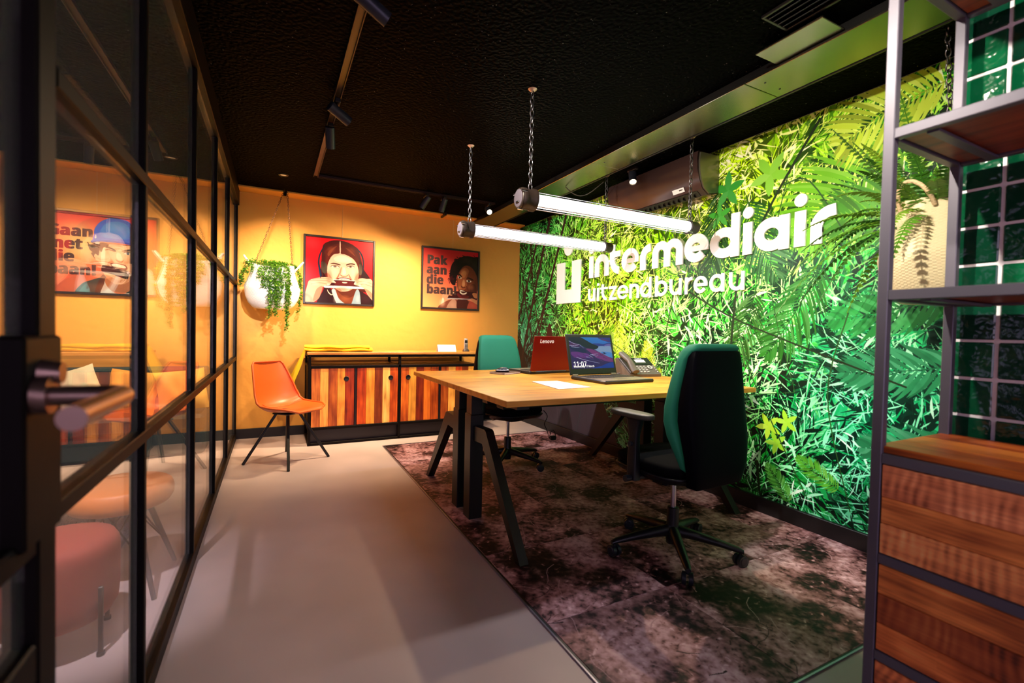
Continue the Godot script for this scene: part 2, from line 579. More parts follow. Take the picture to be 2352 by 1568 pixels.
	for q in [[0.16, 0.0, 0.1, 0.3, 0.02, 0.75, 46], [0.23, 0.02, 0.16, 0.35, 0.085, 0.72, 34], [0.1, 0.08, 0.05, 0.3, 0.0, 0.5, 40], [0.20, 0.16, 0.12, 0.5, 0.05, 0.66, 26], [0.06, 0.1, 0.09, 0.4, 0.14, 0.68, 22], [0.02, 0.3, 0.07, 0.55, 0.10, 0.66, 26]]:
		line(im, smooth(q.slice(0, 6), s, Vector2.ZERO, false), q[6], bark.lightened(rng.randf() * 0.06), q[6] * 0.8)
	fill(im, smooth([0.155, 0.56, 0.17, 0.52, 0.19, 0.62, 0.20, 0.72, 0.15, 0.72], s), rgb(58, 26, 30))
	fill(im, smooth([0.262, 0.60, 0.27, 0.55, 0.28, 0.62, 0.275, 0.70, 0.258, 0.70], s), rgb(40, 22, 40))
	# the big palms
	frond(im, Vector2(0.90, 0.16) * s, PI * 0.93, 640, 330, 26, rgb(104, 178, 26), -0.6, 24, 1.0)
	frond(im, Vector2(0.93, 0.04) * s, PI * 0.97, 480, 260, 22, rgb(190, 220, 60), -0.4, 20, 1.0)
	frond(im, Vector2(0.94, 0.26) * s, PI * 0.92, 560, 250, 22, rgb(70, 150, 30), 0.5, 20, 0.9)
	frond(im, Vector2(0.655, 0.10) * s, PI * 0.5, 640, 230, 30, rgb(30, 74, 26), 0.25, 13, 0.75)
	frond(im, Vector2(0.70, 0.16) * s, PI * 0.42, 560, 240, 26, rgb(34, 96, 30), -0.3, 13, 0.8)
	frond(im, Vector2(0.72, 0.42) * s, PI * 0.56, 540, 210, 26, rgb(46, 104, 28), 0.3, 12, 0.8)
	frond(im, Vector2(0.81, 0.36) * s, PI * 0.62, 620, 240, 28, rgb(40, 120, 34), 0.3, 14, 0.8)
	frond(im, Vector2(0.95, 0.46) * s, PI * 0.9, 560, 200, 20, rgb(38, 150, 66), 0.2, 22, 0.8)
	frond(im, Vector2(0.96, 0.60) * s, PI * 0.92, 540, 200, 20, rgb(42, 146, 92), 0.2, 22, 0.8)
	frond(im, Vector2(0.965, 0.76) * s, PI * 0.9, 460, 180, 18, rgb(36, 130, 84), 0.2, 20, 0.8)
	for q in [[0.42, 0.50, 1.3, 300, 0xb8d82c], [0.455, 0.72, -1.9, 330, 0xc8e040], [0.475, 0.74, -1.2, 340, 0xb4d428], [0.52, 0.73, -1.7, 320, 0xd0e23a], [0.50, 0.78, -0.8, 280, 0xc0dc30], [0.40, 0.66, -1.4, 230, 0x8cc83c], [0.60, 0.80, -2.2, 260, 0x9cd040], [0.66, 0.90, -1.8, 260, 0x58b034], [0.70, 0.96, -2.4, 240, 0x70c044], [0.84, 0.92, -2.7, 260, 0x58b430], [0.78, 0.99, -2.2, 240, 0x48a434]]:
		frond(im, Vector2(q[0], q[1]) * s, q[2], q[3], q[3] * 0.3, 22, Color.hex((int(q[4]) << 8) | 0xff), rng.randf_range(-0.5, 0.5), 9)
	# five-fingered leaves
	for q in [[0.668, 0.13, 120, 0x2f8c2e], [0.655, 0.20, 90, 0x3c9c34], [0.735, 0.12, 130, 0x7cc034], [0.745, 0.80, 80, 0xb8e838], [0.77, 0.78, 70, 0xa4e034], [0.757, 0.84, 70, 0x98dc30]]:
		for k in 5:
			leaf(im, Vector2(q[0], q[1]) * s, k * TAU / 5 + q[0] * 9, q[2], q[2] * 0.42, Color.hex((int(q[3]) << 8) | 0xff).lightened(0.05 * (k % 3)))
	# thin dark stems
	for q in [[0.69, 0.38, 0.682, 0.62, 0.686, 0.98, 17], [0.80, 0.02, 0.745, 0.18, 0.70, 0.34, 16], [0.755, 0.16, 0.79, 0.17, 0.84, 0.34, 8], [0.60, 0.42, 0.70, 0.52, 0.90, 0.66, 11], [0.69, 0.52, 0.72, 0.68, 0.80, 0.96, 8], [0.33, 0.20, 0.36, 0.5, 0.36, 0.72, 9], [0.57, 0.40, 0.545, 0.6, 0.52, 0.72, 9], [0.49, 0.42, 0.54, 0.58, 0.56, 0.70, 8], [0.76, 0.14, 0.74, 0.4, 0.78, 0.7, 6], [0.55, 0.76, 0.66, 0.74, 0.78, 0.70, 6], [0.31, 0.60, 0.38, 0.58, 0.5, 0.68, 7], [0.84, 0.5, 0.82, 0.7, 0.85, 0.96, 7], [0.73, 0.9, 0.735, 0.98, 0.74, 1.0, 16]]:
		line(im, smooth(q.slice(0, 6), s, Vector2.ZERO, false), q[6], rgb(30, 46, 26) if q[6] > 8 else rgb(40, 80, 36), q[6] * 0.7)
	for q in [[0.2, 0.5, 0.24, 0.62, 0.25, 0.70], [0.42, 0.44, 0.48, 0.5, 0.53, 0.62], [0.36, 0.72, 0.42, 0.66, 0.46, 0.70], [0.50, 0.62, 0.56, 0.56, 0.60, 0.54]]:
		line(im, smooth(q, s, Vector2.ZERO, false), 7, rgb(200, 226, 150), 4)
	im.resize(2048, 1040, Image.INTERPOLATE_BILINEAR)
	return tex(im)

func shade_bg(im: Image, tl: Color, tr: Color, bl: Color, br: Color) -> void:
	var g := Image.create(2, 2, false, Image.FORMAT_RGB8)
	g.set_pixel(0, 0, tl); g.set_pixel(1, 0, tr); g.set_pixel(0, 1, bl); g.set_pixel(1, 1, br)
	g.resize(im.get_width() * 2, im.get_height() * 2, Image.INTERPOLATE_BILINEAR)
	im.blit_rect(g, Rect2i(im.get_width() / 2, im.get_height() / 2, im.get_width(), im.get_height()), Vector2i.ZERO)

func draw(im: Image, o: Vector2, s: Vector2, items: Array) -> void:   # [colour 0xRRGGBB, points] filled curves; [colour, points, width] lines
	for it in items:
		var c := Color.hex((int(it[0]) << 8) | 0xff)
		if it.size() == 3:
			line(im, smooth(it[1], s, o * s * -1.0, false), it[2], c)
		else:
			fill(im, smooth(it[1], s, o * s * -1.0), c)

var puff: Image

func blob(im: Image, o: Vector2, s: Vector2, items: Array) -> void:   # soft round tones: [x, y, radius x, radius y, colour, strength]
	if puff == null:
		puff = Image.create(64, 64, false, Image.FORMAT_L8)
		for y in 64:
			for x in 64:
				var d := Vector2(x - 31.5, y - 31.5).length() / 31.5
				var q := pow(maxf(0.0, 1.0 - d * d), 1.6)
				puff.set_pixel(x, y, Color(q, q, q))
	for it in items:
		var c := Color.hex((int(it[4]) << 8) | 0xff)
		var p := puff.get_data()
		var out := PackedByteArray()
		out.resize(64 * 64 * 4)
		for k in 64 * 64:
			out[k * 4] = c.r8; out[k * 4 + 1] = c.g8; out[k * 4 + 2] = c.b8; out[k * 4 + 3] = int(p[k] * it[5])
		var b := Image.create_from_data(64, 64, false, Image.FORMAT_RGBA8, out)
		b.resize(maxi(2, int(it[2] * s.x * 2)), maxi(2, int(it[3] * s.y * 2)), Image.INTERPOLATE_BILINEAR)
		im.convert(Image.FORMAT_RGBA8)
		im.blend_rect(b, Rect2i(Vector2i.ZERO, b.get_size()), Vector2i((Vector2(it[0] - it[2], it[1] - it[3]) - o) * s))

func soften(im: Image, by: int) -> void:
	var w := im.get_width()
	im.resize(w / by, w / by, Image.INTERPOLATE_TRILINEAR)
	im.resize(w, w, Image.INTERPOLATE_CUBIC)

func curls(im: Image, cx: float, cy: float, rx: float, ry: float, n: int, tones: Array, r0: float, r1: float) -> void:
	for k in n:
		var a := rng.randf() * TAU
		var d := sqrt(rng.randf())
		var c := Vector2(cx + cos(a) * rx * d, cy + sin(a) * ry * d)
		var ring := PackedVector2Array()
		var r := rng.randf_range(r0, r1)
		for j in 9:
			ring.append(c + Vector2.from_angle(j * 0.55 + a) * r)
		line(im, ring, r * 0.5, tones[k % tones.size()], 2.0)

func poster_headset() -> ImageTexture:
	var im := Image.create(512, 512, false, Image.FORMAT_RGB8)
	shade_bg(im, rgb(238, 18, 34), rgb(240, 22, 40), rgb(205, 10, 30), rgb(196, 8, 28))
	var o := Vector2(115, 110)
	var s := Vector2(512.0 / 835.0, 512.0 / 815.0)
	rng.seed = 7
	draw(im, o, s, [
		[0x4a1412, [330, 190, 420, 140, 520, 125, 620, 140, 710, 180, 770, 260, 800, 380, 840, 480, 900, 560, 930, 640, 900, 760, 700, 760, 420, 740, 340, 660, 300, 560, 305, 380, 310, 270]],
		[0x2c0b10, [300, 420, 330, 420, 380, 560, 420, 700, 400, 860, 340, 940, 250, 930, 330, 760, 330, 640]],
		[0x2a0d14, [820, 480, 900, 560, 940, 640, 940, 720, 860, 680, 800, 620]],
		[0x7a3d26, [480, 700, 740, 700, 720, 860, 690, 960, 560, 960, 520, 860]],
		[0x5e2a1c, [500, 740, 740, 730, 720, 800, 640, 850, 560, 820]],
		[0x2c1218, [380, 770, 460, 760, 520, 860, 560, 960, 300, 960, 340, 900]],
		[0x2c1218, [770, 750, 860, 790, 945, 850, 960, 960, 760, 960, 780, 860]],
		[0x9fb8d0, [430, 770, 470, 745, 520, 860, 600, 930, 620, 960, 520, 960, 480, 900]],
		[0x8fabc6, [740, 740, 780, 770, 800, 940, 800, 960, 680, 960, 690, 890]],
		[0xc2d4e4, [440, 775, 468, 757, 505, 850, 530, 910, 500, 880]],
		[0xf0bfae, [372, 480, 392, 380, 440, 312, 500, 290, 545, 284, 620, 305, 700, 350, 745, 420, 764, 510, 756, 610, 720, 700, 650, 755, 580, 772, 510, 760, 450, 710, 400, 640, 376, 560]],
		[0xd98f7a, [374, 560, 396, 640, 450, 712, 510, 760, 560, 772, 500, 700, 440, 620, 400, 560]],
		[0xdf9c86, [764, 520, 756, 610, 720, 700, 650, 755, 690, 660, 720, 580]],
		[0xf8d4c4, [450, 360, 530, 310, 620, 330, 680, 390, 600, 400, 500, 400]],
		[0x5a1c16, [310, 420, 330, 300, 400, 220, 515, 170, 525, 280, 450, 310, 400, 380, 372, 490, 380, 600, 340, 560]],
		[0x56190f, [535, 170, 620, 190, 720, 260, 770, 400, 775, 540, 745, 420, 690, 345, 600, 300, 535, 285]],
		[0xe8c0b4, [520, 150, 534, 150, 536, 286, 524, 286]],
		[0x7d3a26, [380, 290, 450, 220, 490, 200, 440, 260, 390, 340]],
		[0x7a3624, [590, 210, 660, 240, 720, 310, 650, 260]],
		[0x45201a, [412, 432, 450, 414, 530, 428, 528, 440, 460, 430]],
		[0x45201a, [606, 424, 660, 404, 714, 408, 710, 420, 660, 418, 612, 436]],
		[0xfff4ec, [420, 464, 450, 448, 500, 452, 522, 468, 480, 476, 440, 474]],
		[0xfff4ec, [616, 456, 650, 440, 690, 440, 706, 450, 680, 462, 640, 464]],
		[0x5f7f86, [448, 450, 484, 450, 490, 466, 470, 474, 450, 470]],
		[0x5f7f86, [640, 440, 676, 438, 682, 454, 660, 462, 644, 458]],
		[0x15100f, [460, 454, 476, 454, 478, 466, 462, 467]],
		[0x15100f, [652, 443, 668, 442, 669, 455, 654, 457]],
		[0x4a211c, [416, 464, 450, 446, 500, 450, 526, 468], 4.0],
		[0x4a211c, [612, 456, 650, 438, 690, 437, 710, 449], 4.0],
		[0xd08a76, [540, 470, 552, 470, 540, 540, 528, 556, 520, 540]],
		[0xfbe0d4, [568, 470, 590, 470, 606, 530, 590, 556, 562, 552]],
		[0xb46a58, [528, 552, 560, 570, 600, 572, 636, 552, 620, 574, 580, 584, 545, 576]],
		[0xb8705e, [520, 540, 500, 580, 470, 630, 486, 630, 520, 580]],
		[0xc07a68, [636, 540, 664, 580, 690, 630, 676, 632, 648, 590]],
		[0x6a1520, [486, 622, 520, 600, 580, 592, 640, 598, 680, 624, 660, 652, 590, 666, 520, 656]],
		[0xfffaf4, [520, 612, 580, 602, 645, 610, 655, 626, 590, 640, 530, 634]],
		[0xd9c4bc, [550, 604, 551, 636], 1.5], [0xd9c4bc, [584, 602, 585, 640], 1.5], [0xd9c4bc, [616, 604, 617, 636], 1.5],
		[0x3a0f16, [445, 628, 740, 628, 790, 712, 380, 716]],
		[0x5c1c20, [500, 640, 680, 640, 700, 690, 480, 694]],
		[0xf2ece8, [440, 624, 500, 621, 690, 621, 742, 624, 742, 632, 690, 630, 500, 631, 440, 633]],
		[0xece8ee, [338, 712, 420, 704, 760, 698, 832, 702, 838, 722, 760, 726, 420, 736, 346, 734]],
		[0xf4e0d2, [560, 650, 620, 650, 614, 662, 570, 664]],
		[0xeab8a4, [118, 930, 112, 840, 140, 720, 160, 660, 220, 628, 320, 606, 410, 606, 470, 650, 480, 668, 430, 668, 408, 696, 340, 712, 310, 760, 300, 820, 270, 880, 200, 930]],
		[0xc98872, [250, 760, 320, 720, 300, 820, 262, 884, 210, 900]],
		[0xb97460, [170, 660, 260, 650, 380, 648, 430, 666], 3.0], [0xb97460, [180, 700, 270, 680, 360, 684, 406, 694], 3.0], [0xb97460, [200, 640, 300, 622, 400, 624], 3.0],
		[0xf8e4da, [440, 646, 470, 652, 478, 666, 452, 662]], [0xf8e4da, [374, 686, 404, 684, 408, 696, 384, 700]],
		[0xeab8a4, [706, 664, 740, 612, 800, 586, 860, 590, 946, 614, 956, 850, 930, 850, 880, 790, 840, 720, 770, 690, 720, 678]],
		[0xc98872, [840, 720, 900, 740, 950, 790, 950, 850, 900, 800]],
		[0xb97460, [720, 664, 780, 630, 860, 630, 940, 650], 3.0], [0xb97460, [766, 684, 830, 660, 900, 676, 946, 690], 3.0],
		[0xf8e4da, [708, 660, 728, 640, 738, 652, 722, 672]], [0xf8e4da, [762, 684, 784, 670, 796, 682, 780, 692]],
		[0x15203a, [296, 600, 276, 540, 262, 430, 272, 340, 310, 250, 340, 205, 320, 260, 290, 340, 282, 430, 300, 520, 312, 590]],
		[0x15203a, [720, 185, 790, 250, 826, 330, 834, 430, 822, 500, 806, 540, 818, 430, 810, 340, 770, 255]],
		[0x4a4038, [300, 420, 330, 408, 366, 440, 374, 500, 362, 552, 326, 552, 304, 500]],
		[0x5a5044, [770, 410, 800, 420, 808, 490, 800, 540, 776, 546, 766, 490]],
		[0x1c2c50, [268, 470, 284, 470, 300, 600, 288, 606], ],
		[0xe0d4cc, [376, 752, 400, 790, 430, 815, 448, 806, 440, 824, 414, 820, 386, 790]],
	])
	blob(im, o, s, [[470, 520, 60, 90, 0xffe2d6, 0.5], [690, 510, 50, 80, 0xffe2d6, 0.4], [580, 360, 130, 50, 0xffeee6, 0.5], [400, 600, 50, 110, 0xa85c4c, 0.45], [745, 590, 40, 100, 0xa85c4c, 0.45], [560, 740, 110, 40, 0x9c5444, 0.4], [480, 460, 60, 40, 0xc88878, 0.3], [660, 450, 60, 40, 0xc88878, 0.3], [420, 250, 70, 60, 0x9a5034, 0.5], [670, 240, 70, 70, 0x8c4028, 0.45], [330, 380, 40, 130, 0x1c0608, 0.5], [800, 380, 40, 130, 0x1c0608, 0.5], [230, 690, 70, 40, 0xffdccc, 0.5], [850, 640, 70, 40, 0xffdccc, 0.5], [170, 850, 60, 60, 0xffd0c0, 0.4], [600, 860, 80, 60, 0xa8623e, 0.5], [480, 880, 40, 70, 0xd8e6f4, 0.4], [760, 860, 40, 80, 0xd8e6f4, 0.3], [860, 860, 90, 90, 0x44202a, 0.5], [200, 180, 140, 120, 0xff4a54, 0.4]])
	im.convert(Image.FORMAT_RGB8)
	soften(im, 2)
	return tex(im)

func poster_curls() -> ImageTexture:
	var im := Image.create(512, 512, false, Image.FORMAT_RGB8)
	shade_bg(im, rgb(232, 56, 60), rgb(226, 20, 44), rgb(250, 196, 120), rgb(240, 150, 110))
	var o := Vector2(1565, 280)
	var s := Vector2(512.0 / 672.0, 512.0 / 712.0)
	rng.seed = 11
	draw(im, o, s, [
		[0x1c0a10, [1905, 690, 1886, 600, 1892, 500, 1930, 420, 2010, 360, 2090, 335, 2180, 340, 2245, 370, 2245, 760, 2180, 640, 2000, 560, 1960, 660, 1950, 705]],
	])
	for q in [[2060, 400, 130, 60, 70], [1935, 560, 50, 120, 60], [2200, 420, 60, 90, 40]]:
		curls(im, (q[0] - o.x) * s.x, (q[1] - o.y) * s.y, q[2] * s.x, q[3] * s.y, q[4], [rgb(28, 10, 16), rgb(44, 16, 22), rgb(20, 8, 12)], 5, 14)
	curls(im, (1900 - o.x) * s.x, (640 - o.y) * s.y, 30 * s.x, 60 * s.y, 26, [rgb(90, 14, 28), rgb(60, 10, 22)], 4, 9)
	draw(im, o, s, [
		[0x7c3a24, [1980, 600, 2010, 520, 2060, 462, 2120, 455, 2180, 500, 2222, 580, 2235, 680, 2225, 780, 2180, 860, 2100, 880, 2040, 850, 1996, 780, 1974, 700]],
		[0xa85c38, [1990, 600, 2030, 510, 2080, 480, 2120, 520, 2090, 620, 2100, 700, 2060, 760, 2000, 740, 1984, 680]],
		[0xc87c4e, [2020, 560, 2060, 520, 2090, 540, 2070, 600, 2030, 600]],
		[0xd89468, [2046, 640, 2066, 630, 2074, 690, 2060, 716, 2036, 706]],
		[0x5a2418, [2140, 700, 2200, 680, 2225, 760, 2190, 840, 2140, 820]],
		[0x2a0f0c, [1978, 572, 2000, 560, 2036, 590, 2030, 600, 2000, 580]],
		[0x2a0f0c, [2086, 612, 2120, 598, 2176, 620, 2172, 634, 2120, 614]],
		[0xf4ece4, [1984, 600, 2004, 590, 2030, 612, 2016, 624, 1994, 618]],
		[0xf4ece4, [2090, 640, 2120, 628, 2156, 648, 2130, 660, 2104, 656]],
		[0x180b0a, [1996, 594, 2016, 600, 2014, 620, 1998, 616]], [0x180b0a, [2112, 630, 2134, 636, 2132, 656, 2114, 654]],
		[0x5c2418, [2030, 706, 2050, 724, 2080, 718, 2076, 732, 2044, 736, 2026, 722]],
		[0x6a2c1c, [2084, 700, 2120, 740, 2130, 790, 2116, 780, 2100, 740]],
		[0x4a1014, [2000, 770, 2030, 756, 2080, 768, 2110, 788, 2090, 830, 2040, 830, 2010, 806]],
		[0xfffaf2, [2010, 770, 2034, 764, 2076, 774, 2098, 788, 2070, 800, 2030, 796]],
		[0xd8a888, [1700, 1010, 1760, 990, 1790, 900, 1800, 820, 1840, 766, 1880, 760, 1930, 790, 1936, 812, 1910, 836, 1880, 870, 1850, 920, 1830, 1010]],
		[0xfce8d4, [1720, 1000, 1780, 960, 1800, 870, 1820, 900, 1800, 1010]],
		[0x8a4a3a, [1760, 1010, 1860, 900, 1990, 880, 2130, 890, 2230, 930, 2245, 1010]],
		[0xc89884, [1850, 1010, 1900, 900, 1960, 890, 1980, 1010]], [0x4c1a18, [1985, 1010, 1990, 880, 2120, 890, 2090, 1010]], [0xb04a3a, [2110, 1010, 2140, 900, 2230, 940, 2240, 1010]],
		[0x3c0c12, [1906, 786, 1960, 778, 2190, 778, 2228, 786, 2226, 876, 2150, 872, 1920, 872, 1862, 876]],
		[0x701c20, [1990, 800, 2050, 850, 2120, 830, 2110, 860, 2030, 866, 1980, 830]],
		[0xf4ece0, [2010, 778, 2050, 800, 2096, 786, 2090, 806, 2050, 818, 2016, 800]],
		[0xc8c0cc, [1860, 872, 1930, 866, 2140, 864, 2150, 874, 1930, 880, 1862, 884]],
		[0xe8b898, [1870, 770, 1930, 788, 1944, 806, 1920, 812, 1876, 800]], [0xd89c78, [1860, 800, 1910, 816, 1918, 834, 1890, 836, 1850, 820]], [0xe0ac88, [1846, 780, 1880, 766, 1900, 780, 1866, 800]],
		[0xc07850, [2170, 796, 2200, 786, 2236, 800, 2240, 850, 2200, 850, 2176, 820]], [0xcc8860, [2146, 866, 2180, 860, 2236, 890, 2236, 930, 2190, 910]],
	])
	blob(im, o, s, [[2060, 540, 50, 50, 0xe0a070, 0.5], [2060, 680, 26, 50, 0xf0b488, 0.5], [2010, 740, 40, 40, 0xe0a074, 0.45], [2150, 720, 60, 50, 0xc07a50, 0.5], [2210, 700, 40, 120, 0x4a1c10, 0.5], [2100, 850, 70, 40, 0x582418, 0.5], [1985, 700, 24, 80, 0x8a4a30, 0.4], [2080, 390, 110, 50, 0x3c2024, 0.6], [2180, 440, 60, 60, 0x38181c, 0.5], [1930, 480, 40, 70, 0x3c1418, 0.5], [1800, 930, 50, 70, 0xffe6cc, 0.6], [1900, 800, 30, 24, 0xf8d0b0, 0.5], [1930, 950, 50, 60, 0xe4b4a0, 0.5], [2180, 950, 50, 50, 0xc8604c, 0.5], [2060, 830, 60, 30, 0x8c2830, 0.4], [1680, 420, 120, 140, 0xf07050, 0.25]])
	im.convert(Image.FORMAT_RGB8)
	soften(im, 2)
	return tex(im)

func poster_helmet() -> ImageTexture:
	var im := Image.create(512, 512, false, Image.FORMAT_RGB8)
	shade_bg(im, rgb(246, 116, 84), rgb(236, 64, 60), rgb(255, 120, 92), rgb(250, 150, 96))
	var o := Vector2(-135, 170)
	var s := Vector2(512.0 / 1590.0, 512.0 / 1210.0)
	rng.seed = 3
	blob(im, o, s, [[420, 640, 640, 480, 0xffd487, 1.0], [300, 560, 420, 340, 0xffd890, 0.7]])
	im.convert(Image.FORMAT_RGB8)
	draw(im, o, s, [
		[0x3a241c, [560, 580, 600, 620, 660, 600, 760, 580, 900, 590, 1100, 590, 1340, 600, 1360, 760, 1300, 700, 860, 640, 780, 700, 760, 860, 700, 860, 620, 760, 640, 740, 590, 690]],
		[0x0b4a4c, [380, 1420, 470, 1250, 620, 1180, 760, 1130, 820, 1080, 900, 1200, 860, 1420]],
		[0x14767a, [420, 1400, 500, 1270, 560, 1240, 540, 1330, 600, 1300, 560, 1420]],
		[0x33221c, [680, 1420, 720, 1240, 800, 1090, 840, 1110, 830, 1230, 790, 1420]],
		[0x0c3a40, [1180, 1420, 1260, 1290, 1380, 1230, 1460, 1260, 1460, 1420]],
		[0xd9d8d8, [790, 1420, 830, 1230, 850, 1190, 960, 1340, 1100, 1380, 1240, 1360, 1200, 1420]],
		[0xc07c54, [840, 1180, 880, 1120, 1000, 1200, 1180, 1200, 1290, 1130, 1280, 1280, 1200, 1350, 1000, 1350, 900, 1290]],
		[0xf2c49c, [668, 800, 690, 760, 740, 780, 770, 640, 840, 600, 1100, 596, 1320, 610, 1345, 760, 1340, 940, 1300, 1090, 1210, 1190, 1060, 1230, 930, 1180, 840, 1090, 790, 980, 760, 900, 700, 860]],
		[0xffe8cc, [790, 700, 850, 660, 840, 860, 860, 980, 810, 960, 780, 860]],
		[0xd08e62, [880, 900, 950, 850, 980, 880, 920, 920, 900, 1000]],
		[0xd89a70, [840, 1090, 930, 1180, 1060, 1226, 1210, 1186, 1290, 1090, 1200, 1130, 1060, 1160, 940, 1110]],
		[0x5a3a26, [770, 580, 900, 590, 880, 640, 820, 650, 790, 720, 760, 700]],
		[0x40261a, [850, 650, 900, 634, 960, 650, 1025, 690, 1010, 704, 940, 668]],
		[0x40261a, [1120, 690, 1180, 664, 1260, 650, 1300, 660, 1280, 678, 1190, 690]],
		[0x6a4028, [846, 690, 900, 680, 960, 690, 1010, 704], 6.0],
		[0xf6ece6, [1150, 716, 1200, 700, 1270, 712, 1280, 732, 1220, 742, 1170, 732]],
		[0x46607c, [1196, 704, 1240, 708, 1240, 738, 1204, 738]],
		[0x3a2a22, [1146, 716, 1200, 698, 1270, 708, 1290, 730], 4.0],
		[0xfde4c8, [1040, 720, 1090, 730, 1130, 800, 1120, 840, 1060, 830, 1030, 790]],
		[0xb87450, [1010, 820, 1060, 846, 1110, 856, 1150, 830, 1130, 870, 1060, 870]],
		[0x6a2c20, [930, 910, 980, 884, 1080, 890, 1180, 910, 1215, 960, 1180, 990, 1000, 970]],
		[0xfff6e6, [948, 920, 990, 896, 1080, 902, 1170, 926, 1186, 960, 1080, 956, 980, 944]],
		[0xe0d0be, [1010, 900, 1012, 948], 2.0], [0xe0d0be, [1064, 902, 1066, 956], 2.0], [0xe0d0be, [1118, 912, 1120, 960], 2.0],
		[0x171013, [784, 1000, 800, 940, 880, 940, 1060, 960, 1210, 1000, 1240, 1030, 1236, 1100, 1210, 1136, 1130, 1120, 960, 1070, 830, 1044, 790, 1030]],
		[0x6e6468, [810, 972, 900, 980, 1100, 1008, 1220, 1040], 4.0],
		[0x3c3438, [820, 1010, 960, 1036, 1110, 1070, 1220, 1100], 9.0],
		[0xd0c4d4, [1200, 1014, 1240, 1010, 1250, 1040, 1216, 1050]], [0x2a2024, [1240, 1036, 1290, 1070, 1360, 1074], 5.0],
		[0x0f6cf0, [612, 570, 640, 545, 664, 500, 668, 400, 704, 320, 770, 250, 860, 200, 960, 172, 1120, 170, 1250, 210, 1340, 300, 1375, 420, 1390, 560, 1300, 585, 1100, 560, 900, 548, 760, 556, 680, 572, 640, 590]],
		[0x2f92fa, [760, 470, 800, 330, 900, 250, 1060, 220, 1200, 260, 1260, 360, 1260, 480, 1000, 500]],
		[0x0a4cc8, [616, 574, 700, 560, 900, 530, 1100, 540, 1380, 560, 1386, 580, 1100, 566, 800, 560, 660, 586]],
		[0xcfeaff, [676, 470, 700, 460, 704, 510, 680, 516]], [0x7c6cf4, [640, 540, 672, 440, 690, 440, 660, 550]],
		[0xd8d0d0, [680, 580, 720, 566, 760, 580, 740, 606, 690, 604]],
	])
	blob(im, o, s, [[1000, 620, 130, 60, 0xffe8c8, 0.5], [830, 800, 40, 150, 0xfff0dc, 0.6], [900, 800, 60, 70, 0xffe0c0, 0.5], [1240, 860, 60, 90, 0xd8986c, 0.5], [960, 870, 50, 60, 0xc07a54, 0.45], [1180, 880, 50, 50, 0xb87048, 0.4], [1300, 980, 50, 160, 0xc8845c, 0.5], [1050, 1150, 130, 50, 0xd8946c, 0.5], [1000, 1290, 120, 60, 0x9c5c3c, 0.45], [1000, 320, 220, 110, 0x52b0ff, 0.5], [1280, 480, 100, 120, 0x0a50d8, 0.5], [760, 480, 80, 100, 0x0c5ce0, 0.4], [500, 1340, 60, 70, 0x1c8c90, 0.5], [720, 1340, 40, 90, 0x543c30, 0.5], [880, 1340, 60, 80, 0xf4f2f4, 0.5]])
	im.convert(Image.FORMAT_RGB8)
	soften(im, 2)
	return tex(im)

func screen_tex() -> ImageTexture:
	var im := Image.create(320, 200, false, Image.FORMAT_RGB8)
	shade_bg(im, rgb(30, 150, 240), rgb(60, 140, 240), rgb(40, 30, 130), rgb(30, 80, 220))
	var o := Vector2(180, 180)
	var s := Vector2(320.0 / 1000.0, 200.0 / 670.0)
	rng.seed = 9
	draw(im, o, s, [
		[0x2a2a9c, [880, 180, 1000, 170, 1180, 170, 1180, 280, 1060, 262, 940, 224]], [0x6a2a80, [900, 200, 1000, 210, 1150, 260, 1040, 250]],
		[0x2c3ca8, [700, 320, 860, 310, 1000, 320, 1120, 296, 1180, 310, 1180, 400, 900, 380, 740, 370]], [0x7a6cc8, [1000, 360, 1100, 320, 1180, 330, 1180, 390, 1080, 370]],
		[0x9cb8e8, [740, 440, 860, 376, 1000, 370, 1180, 392, 1180, 640, 1000, 570, 860, 500]], [0x5ca0f4, [900, 500, 1180, 520, 1180, 640, 1060, 590]],
		[0x0c1440, [180, 180, 440, 180, 560, 230, 700, 310, 860, 376, 780, 440, 600, 420, 380, 340, 180, 300]],
		[0x1a2a50, [960, 520, 990, 508, 1016, 530, 990, 546]],
		[0x3a1a70, [180, 300, 380, 350, 600, 420, 740, 440, 900, 520, 1060, 600, 1180, 650, 1180, 760, 900, 800, 180, 860]],
		[0x8c2a8c, [560, 430, 700, 440, 900, 530, 1100, 620, 1180, 660, 1180, 720, 960, 690, 760, 600, 640, 500]], [0x5c1c6c, [180, 330, 280, 300, 420, 350, 340, 380, 200, 370]],
		[0x7a2a98, [200, 500, 420, 500, 620, 560, 500, 640, 260, 600]], [0x141c60, [180, 380, 420, 400, 560, 470, 500, 520, 260, 460]], [0x1438b0, [860, 840, 960, 770, 1180, 730, 1220, 860]],
	])
	for k in 70:
		var x := rng.randf_range(10, 250)
		var y := rng.randf_range(100, 180) - x * 0.02
		line(im, PackedVector2Array([Vector2(x, y), Vector2(x + 14, y + 4), Vector2(x + rng.randf_range(20, 46), y + rng.randf_range(6, 14))]), rng.randf_range(1, 3.4), [rgb(150, 50, 150), rgb(50, 28, 120), rgb(110, 60, 190), rgb(70, 20, 90)][k % 4], 1.0)
	for q in [[180, 260, 300, 320, 420, 340, 500, 410], [180, 352, 320, 360, 410, 336], [220, 384, 320, 396, 410, 400], [310, 605, 420, 645, 640, 700, 840, 742], [540, 600, 620, 620], [600, 575, 700, 615], [640, 560, 760, 545, 840, 540], [680, 556, 760, 590, 830, 575]]:
		line(im, smooth(q, s, o * s * -1.0, false), 3.2, rgb(214, 208, 255), 1.6)
	return tex(im)

